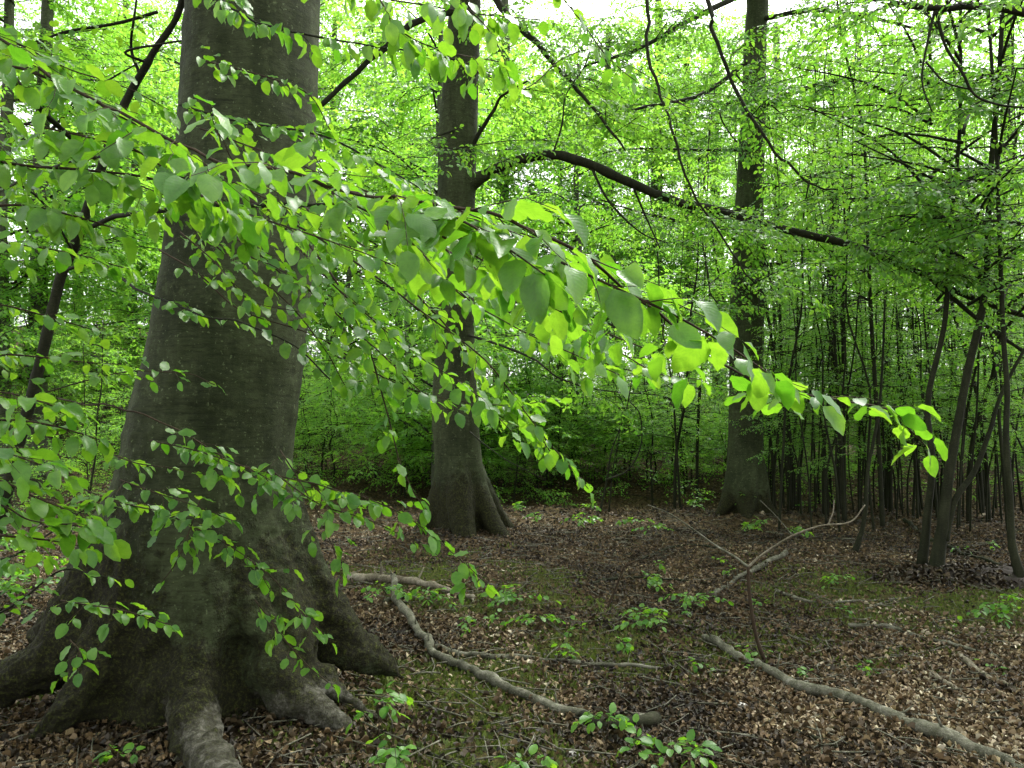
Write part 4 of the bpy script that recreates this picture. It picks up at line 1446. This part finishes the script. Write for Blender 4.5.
    ([(-60, 360, 2.9), (0, 355, 2.8), (60, 360, 2.9), (120, 365, 3.0)], .005, .002, dict(side=.25, gap=.06, leaf=.055)),
    ([(-60, 300, 3.0), (0, 305, 3.0), (60, 320, 3.1), (110, 335, 3.2)], .004, .002, dict(side=.22, gap=.07, leaf=.052)),
    ([(-60, 625, 3.4), (0, 612, 3.3), (40, 585, 3.2), (65, 570, 3.2), (95, 575, 3.2), (125, 580, 3.2)], .006, .002, dict(side=.15, gap=.08, leaf=.045, bare=.2)),
    ([(-60, 560, 3.2), (0, 560, 3.1), (40, 540, 3.1), (80, 512, 3.1), (110, 505, 3.1)], .006, .002, dict(side=.2, gap=.07, leaf=.05)),
]
for k, (pts, r0, r1, kw) in enumerate(NB):
    pp = [W(*p) for p in pts]
    if kw is not None:
        kw = dict(dict(hang=.45, droop=.4, lgap=.042, leaf=.058, r0=.0026), **kw)
    add_branch(young, ys_base, pp, r0, r1, 'twig' if r0 < .006 else 'bark_thin', 'branch', leafkw=kw, seed=200 + k, leafmat='leaf_near')

# ------------------------------------------------------------------ fallen wood
def fallen(label, pieces, mat='deadwood', name='fallen_branch', catg='branch', wob=.18, twig=None):
    g0 = G(*pieces[0][0][len(pieces[0][0]) // 2][:2])
    ms = Mesh()
    for pts, r0, r1 in pieces:
        q = []
        for p in pts:
            lift = p[2] if len(p) > 2 else 0
            if lift > .12:      # raised: keep the depth of the anchor given as 4th value
                q.append(W(p[0], p[1], p[3]))
            else:
                w_ = G(p[0], p[1], r0 * .75 + .014 + lift)
                q.append(w_)
        q = smooth(q, len(q) * 7)
        q = smooth(q, len(q) * 4)
        amp = min(.035, 1.3 * r0)
        q = q + amp * np.column_stack([fbm(q * 4 + 3, 3, 1), fbm(q * 4, 3, 2), .5 * fbm(q * 4, 3, 3)])
        rr_ = np.linspace(r0, r1, len(q)) * (1 + .20 * fbm(q * 4.5, 3, 4))
        ms.tube(q - g0, rr_, 12, 0, wob * 1.3, int(pts[0][0]))
        gk = np.random.default_rng(int(pts[0][0]))
        for kk in range(int(3 + len(q) / 22)):
            i2 = gk.integers(3, len(q) - 2)
            dd = unit(gk.normal(0, 1, 3) + [0, 0, .5])
            ln_ = r0 * gk.uniform(1.6, 5)
            ms.tube(np.array([q[i2], q[i2] + dd * ln_ * .6, q[i2] + dd * ln_ + gk.normal(0, .004, 3)]) - g0, [r0 * .3, r0 * .2, r0 * .1], 5, 0)
    o = link(name, ms.mesh(name, [M[mat]]), None, g0)
    return tag(o, label, catg)


fallen('long grey lichen-spotted branch lying forked in front of the second beech',
       [([(391, 577, .10), (397, 597, .07), (418, 631, .03), (440, 654, .02), (480, 672, .01), (520, 693, .01), (560, 711), (590, 719)], .026, .030),
        ([(436, 648), (470, 655), (520, 657), (560, 662), (610, 666), (662, 668)], .022, .010)])
fallen('thick broken mossy branch end beside the tip of the forked grey branch', [([(585, 719), (610, 724), (635, 722), (656, 716, .02)], .032, .03)], 'bark_mossy')
fallen('bleached log half hidden behind the near end of the grey branch', [([(345, 577), (375, 577), (410, 582), (445, 588), (475, 597)], .045, .022)], 'deadpale')
fallen('short dull stick under the bleached log', [([(386, 602), (405, 596), (430, 598)], .02, .012)])
fallen('long straight pole lying diagonally in the lower right corner',
       [([(706, 636), (760, 668, .01), (800, 685, .01), (850, 700), (900, 715, .01), (950, 738, .01), (1030, 775)], .028, .036)])
fallen('mossy grey log angled up behind the upright forked twig', [([(712, 594), (735, 580), (765, 563), (785, 552, .05)], .020, .028)])
fallen('thin crooked stick on the litter right of the upright forked twig', [([(775, 590), (800, 600), (830, 602), (865, 600), (910, 597)], .014, .008)])
fallen('long low stick on the mossy ground right of centre', [([(850, 626), (890, 628), (930, 640), (965, 648), (1000, 657)], .018, .012)])
fallen('pale stick running off the right edge', [([(960, 655), (985, 675), (1010, 688), (1040, 700)], .018, .016)], 'deadpale')
fallen('thin dark stick in the middle of the clearing', [([(590, 583), (630, 577), (670, 580), (710, 583)], .014, .008)], 'bark_thin')
fallen('dark bare branch stretched behind the forked trunks at right', [([(905, 520), (930, 538), (960, 552), (1000, 565)], .03, .015)], 'bark_thin')
fallen('thin twig lying between the right seedlings and the mound', [([(868, 610), (890, 600), (915, 607), (940, 620)], .012, .006)])
fallen('dark twig at the bottom beside the seedling by the root', [([(400, 745), (425, 752), (445, 762), (460, 775)], .010, .006)], 'bark_thin')
fallen('short dark stick in the litter below the grey pole', [([(790, 728), (810, 738), (835, 748)], .012, .008)], 'bark_thin')
fallen('small bent pale root-like stick beside the mossy branch end', [([(655, 716), (662, 730), (672, 742), (685, 748)], .009, .006)], 'deadpale')
fallen('thin fallen stick on the dark litter near the third beech', [([(640, 560), (680, 545), (730, 548), (770, 541)], .012, .008)], 'bark_thin')

# upright forked dead twig
A = G(766, 664)
Yb = A[1]
e = empty('dead_sapling', A)
tag(e, 'upright Y-shaped leafless twig standing behind the diagonal pole', 'dead sapling')


def twig_mesh(name, pts, r0, r1, parent, mat='twig'):
    ms = Mesh()
    q = smooth(np.array([W(*p) for p in pts]), len(pts) * 7)
    ms.tube(q - A, np.linspace(r0, r1, len(q)), 7, 0, .15, int(pts[0][0]))
    return link(name, ms.mesh(name, [M[mat]]), parent)


twig_mesh('stem', [(770, 672, Yb), (757, 640, Yb), (750, 600, Yb), (748, 567, Yb)], .015, .010, e)
twig_mesh('branch', [(748, 567, Yb), (735, 557, Yb + .1), (715, 545, Yb + .2), (690, 527, Yb + .3), (668, 513, Yb + .4), (648, 505, Yb + .5)], .009, .004, e, 'deadwood')
twig_mesh('branch', [(748, 567, Yb), (762, 555, Yb), (790, 537, Yb - .1), (820, 526, Yb - .15), (850, 522, Yb - .2), (865, 505, Yb - .2)], .009, .004, e, 'deadpale')
twig_mesh('branch', [(828, 525, Yb - .15), (833, 512, Yb - .15), (834, 500, Yb - .15)], .005, .003, e, 'deadpale')
twig_mesh('branch', [(793, 536, Yb - .1), (775, 515, Yb), (760, 500, Yb + .1)], .004, .002, e, 'deadwood')
twig_mesh('branch', [(766, 664, Yb), (785, 660, Yb), (800, 652, Yb)], .005, .002, e)

# small snapped stem
A = G(608, 610)
e = empty('dead_sapling', A)
tag(e, 'small slanting snapped twig standing in the middle of the clearing', 'dead sapling')
twig_mesh('stem', [(606, 612, A[1]), (614, 592, A[1]), (624, 567, A[1])], .010, .007, e)
twig_mesh('branch', [(624, 567, A[1]), (640, 560, A[1] - .1), (655, 562, A[1] - .2)], .006, .003, e)

# ------------------------------------------------------------------ seedlings on the forest floor
def seedling(px, py, H, spread, n, label, leaf=.055, group=None, seed=0):
    g_ = np.random.default_rng(600 + seed)
    b = G(px, py)
    e = empty('beech_seedling', b)
    tag(e, label, 'seedling', group)
    st, acc = Mesh(), []
    top = np.array([g_.normal(0, .03), g_.normal(0, .03), H])
    st.tube(smooth([[0, 0, -.02], top * .5 + [.01, 0, 0], top], 8), np.linspace(.004, .002, 8), 5)
    for k in range(n):
        z = H * g_.uniform(.45, 1.0)
        az = g_.uniform(0, 6.28)
        ln = spread * g_.uniform(.6, 1.1)
        p = top * (z / H)
        q = smooth([p, p + [math.cos(az) * ln * .5, math.sin(az) * ln * .5, .03], p + [math.cos(az) * ln, math.sin(az) * ln, -.01]], 8)
        L, tw = spray(q, g_, side=.07, gap=.05, leaf=leaf, lgap=.04, hang=.2, r0=.002)
        acc.append(L)
        st.tube(q, np.linspace(.002, .001, 8), 4)
    link('stem', st.mesh('stem', [M['twig']]), e)
    fm = Mesh()
    fm.leaves(cat(acc), T_NEAR, 0)
    link('foliage', fm.mesh('foliage', [M['leaf_near']], uv=True), e)


SD = [
    (378, 745, .22, .16, 4, 'upper leafy seedling growing beside the pale root tips'),
    (388, 775, .14, .14, 3, 'small seedling at the bottom edge just below the root-side seedling'),
    (605, 745, .14, .14, 4, 'seedling with its leaves against the mossy broken branch end'),
    (640, 768, .12, .15, 4, 'low seedling at the bottom edge below the broken branch end'),
    (700, 768, .13, .16, 4, 'rightmost low seedling at the bottom edge left of the diagonal pole'),
    (520, 775, .08, .12, 3, 'low seedling cut by the bottom edge left of the broken branch end'),
    (110, 775, .08, .10, 3, 'tiny seedling cut by the bottom edge at the foot of the big beech'),
    (1000, 625, .20, .32, 7, 'spreading bright seedling near the right edge below the mound'),
    (430, 610, .16, .28, 6, 'seedling spreading just right of the bleached log tip'),
    (515, 608, .15, .28, 7, 'seedling patch leafing out in the clearing below the second beech'),
    (380, 605, .16, .26, 5, 'seedling between the bleached log and the mossy right root'),
    (535, 632, .12, .22, 5, 'low seedling just below the clearing patch'),
    (650, 632, .15, .25, 6, 'seedling left of the foot of the upright forked twig'),
    (690, 612, .14, .26, 6, 'seedling between the snapped twig and the upright forked twig'),
    (625, 655, .12, .10, 2, 'very small seedling beside the end of the grey branch fork'),
    (758, 680, .05, .05, 1, 'single tiny leaf pair under the diagonal pole'),
    (835, 588, .12, .18, 4, 'isolated seedling on bare litter right of the forked twig'),
    (645, 590, .12, .2, 4, 'seedling leaning behind the small snapped twig'),
]
for k, (px, py, H, sp_, n_, lab) in enumerate(SD):
    seedling(px, py, H, sp_, n_, lab, seed=k)
for k in range(14):
    px, py = gp.uniform(490, 840), gp.uniform(506, 548)
    seedling(px, py, gp.uniform(.12, .3), gp.uniform(.15, .3), 3, 'dim low seedling along the far edge of the clearing, ' + zone(px), .06, 'seedlings along the far edge of the clearing', 50 + k)
for k in range(10):
    px, py = gp.uniform(-10, 110), gp.uniform(560, 620)
    seedling(px, py, .3, .35, 4, 'one of the leafy seedlings on the ground left of the big beech', .06, 'seedlings left of the big beech', 90 + k)

for k in range(18):
    px, py = gp.uniform(420, 1000), gp.uniform(550, 690)
    seedling(px, py, gp.uniform(.05, .12), gp.uniform(.06, .14), 2, 'tiny seedling dotted on the clearing floor, ' + ('upper' if py < 610 else 'lower') + (' left part' if px < 600 else (' middle part' if px < 800 else ' right part')), .045, 'tiny seedlings dotted over the clearing', 120 + k)

# pale stones and bits of bleached wood
def stone(px, py, s, label, seed):
    g_ = np.random.default_rng(seed)
    ms = Mesh()
    n1, n2 = 8, 12
    V = []
    for a_ in np.linspace(.05, math.pi - .05, n1):
        for b_ in np.linspace(0, 2 * math.pi, n2, endpoint=False):
            V.append([math.sin(a_) * math.cos(b_), math.sin(a_) * math.sin(b_), math.cos(a_)])
    V = np.array(V)
    V *= (1 + .3 * fbm(V * 1.6 + seed, 3, seed))[:, None]
    V *= np.array([s, s * .75, s * .5])
    i_ = np.arange(n1 - 1)[:, None] * n2
    j_ = np.arange(n2)[None]
    F = np.stack([i_ + j_, i_ + n2 + j_, i_ + n2 + (j_ + 1) % n2, i_ + (j_ + 1) % n2], -1).reshape(-1, 4)
    ms.add(V, F)
    tag(link('stone', ms.mesh('stone', [M['stone']], smooth_=False), None, G(px, py, .02)), label, 'stone')


stone(742, 706, .035, 'pale stone in the leaf litter below the diagonal pole', 1)
stone(573, 755, .028, 'small whitish stone near the bottom below the grey branch', 2)
stone(977, 708, .03, 'small pale stone near the right edge above the pole', 3)
stone(800, 742, .03, 'flat pale stone beside the short dark stick', 4)
fallen('flaking bleached wood piece on the ground right of centre', [([(930, 675), (945, 683), (955, 692), (963, 700)], .022, .012)], 'deadpale', 'wood_piece', 'wood')
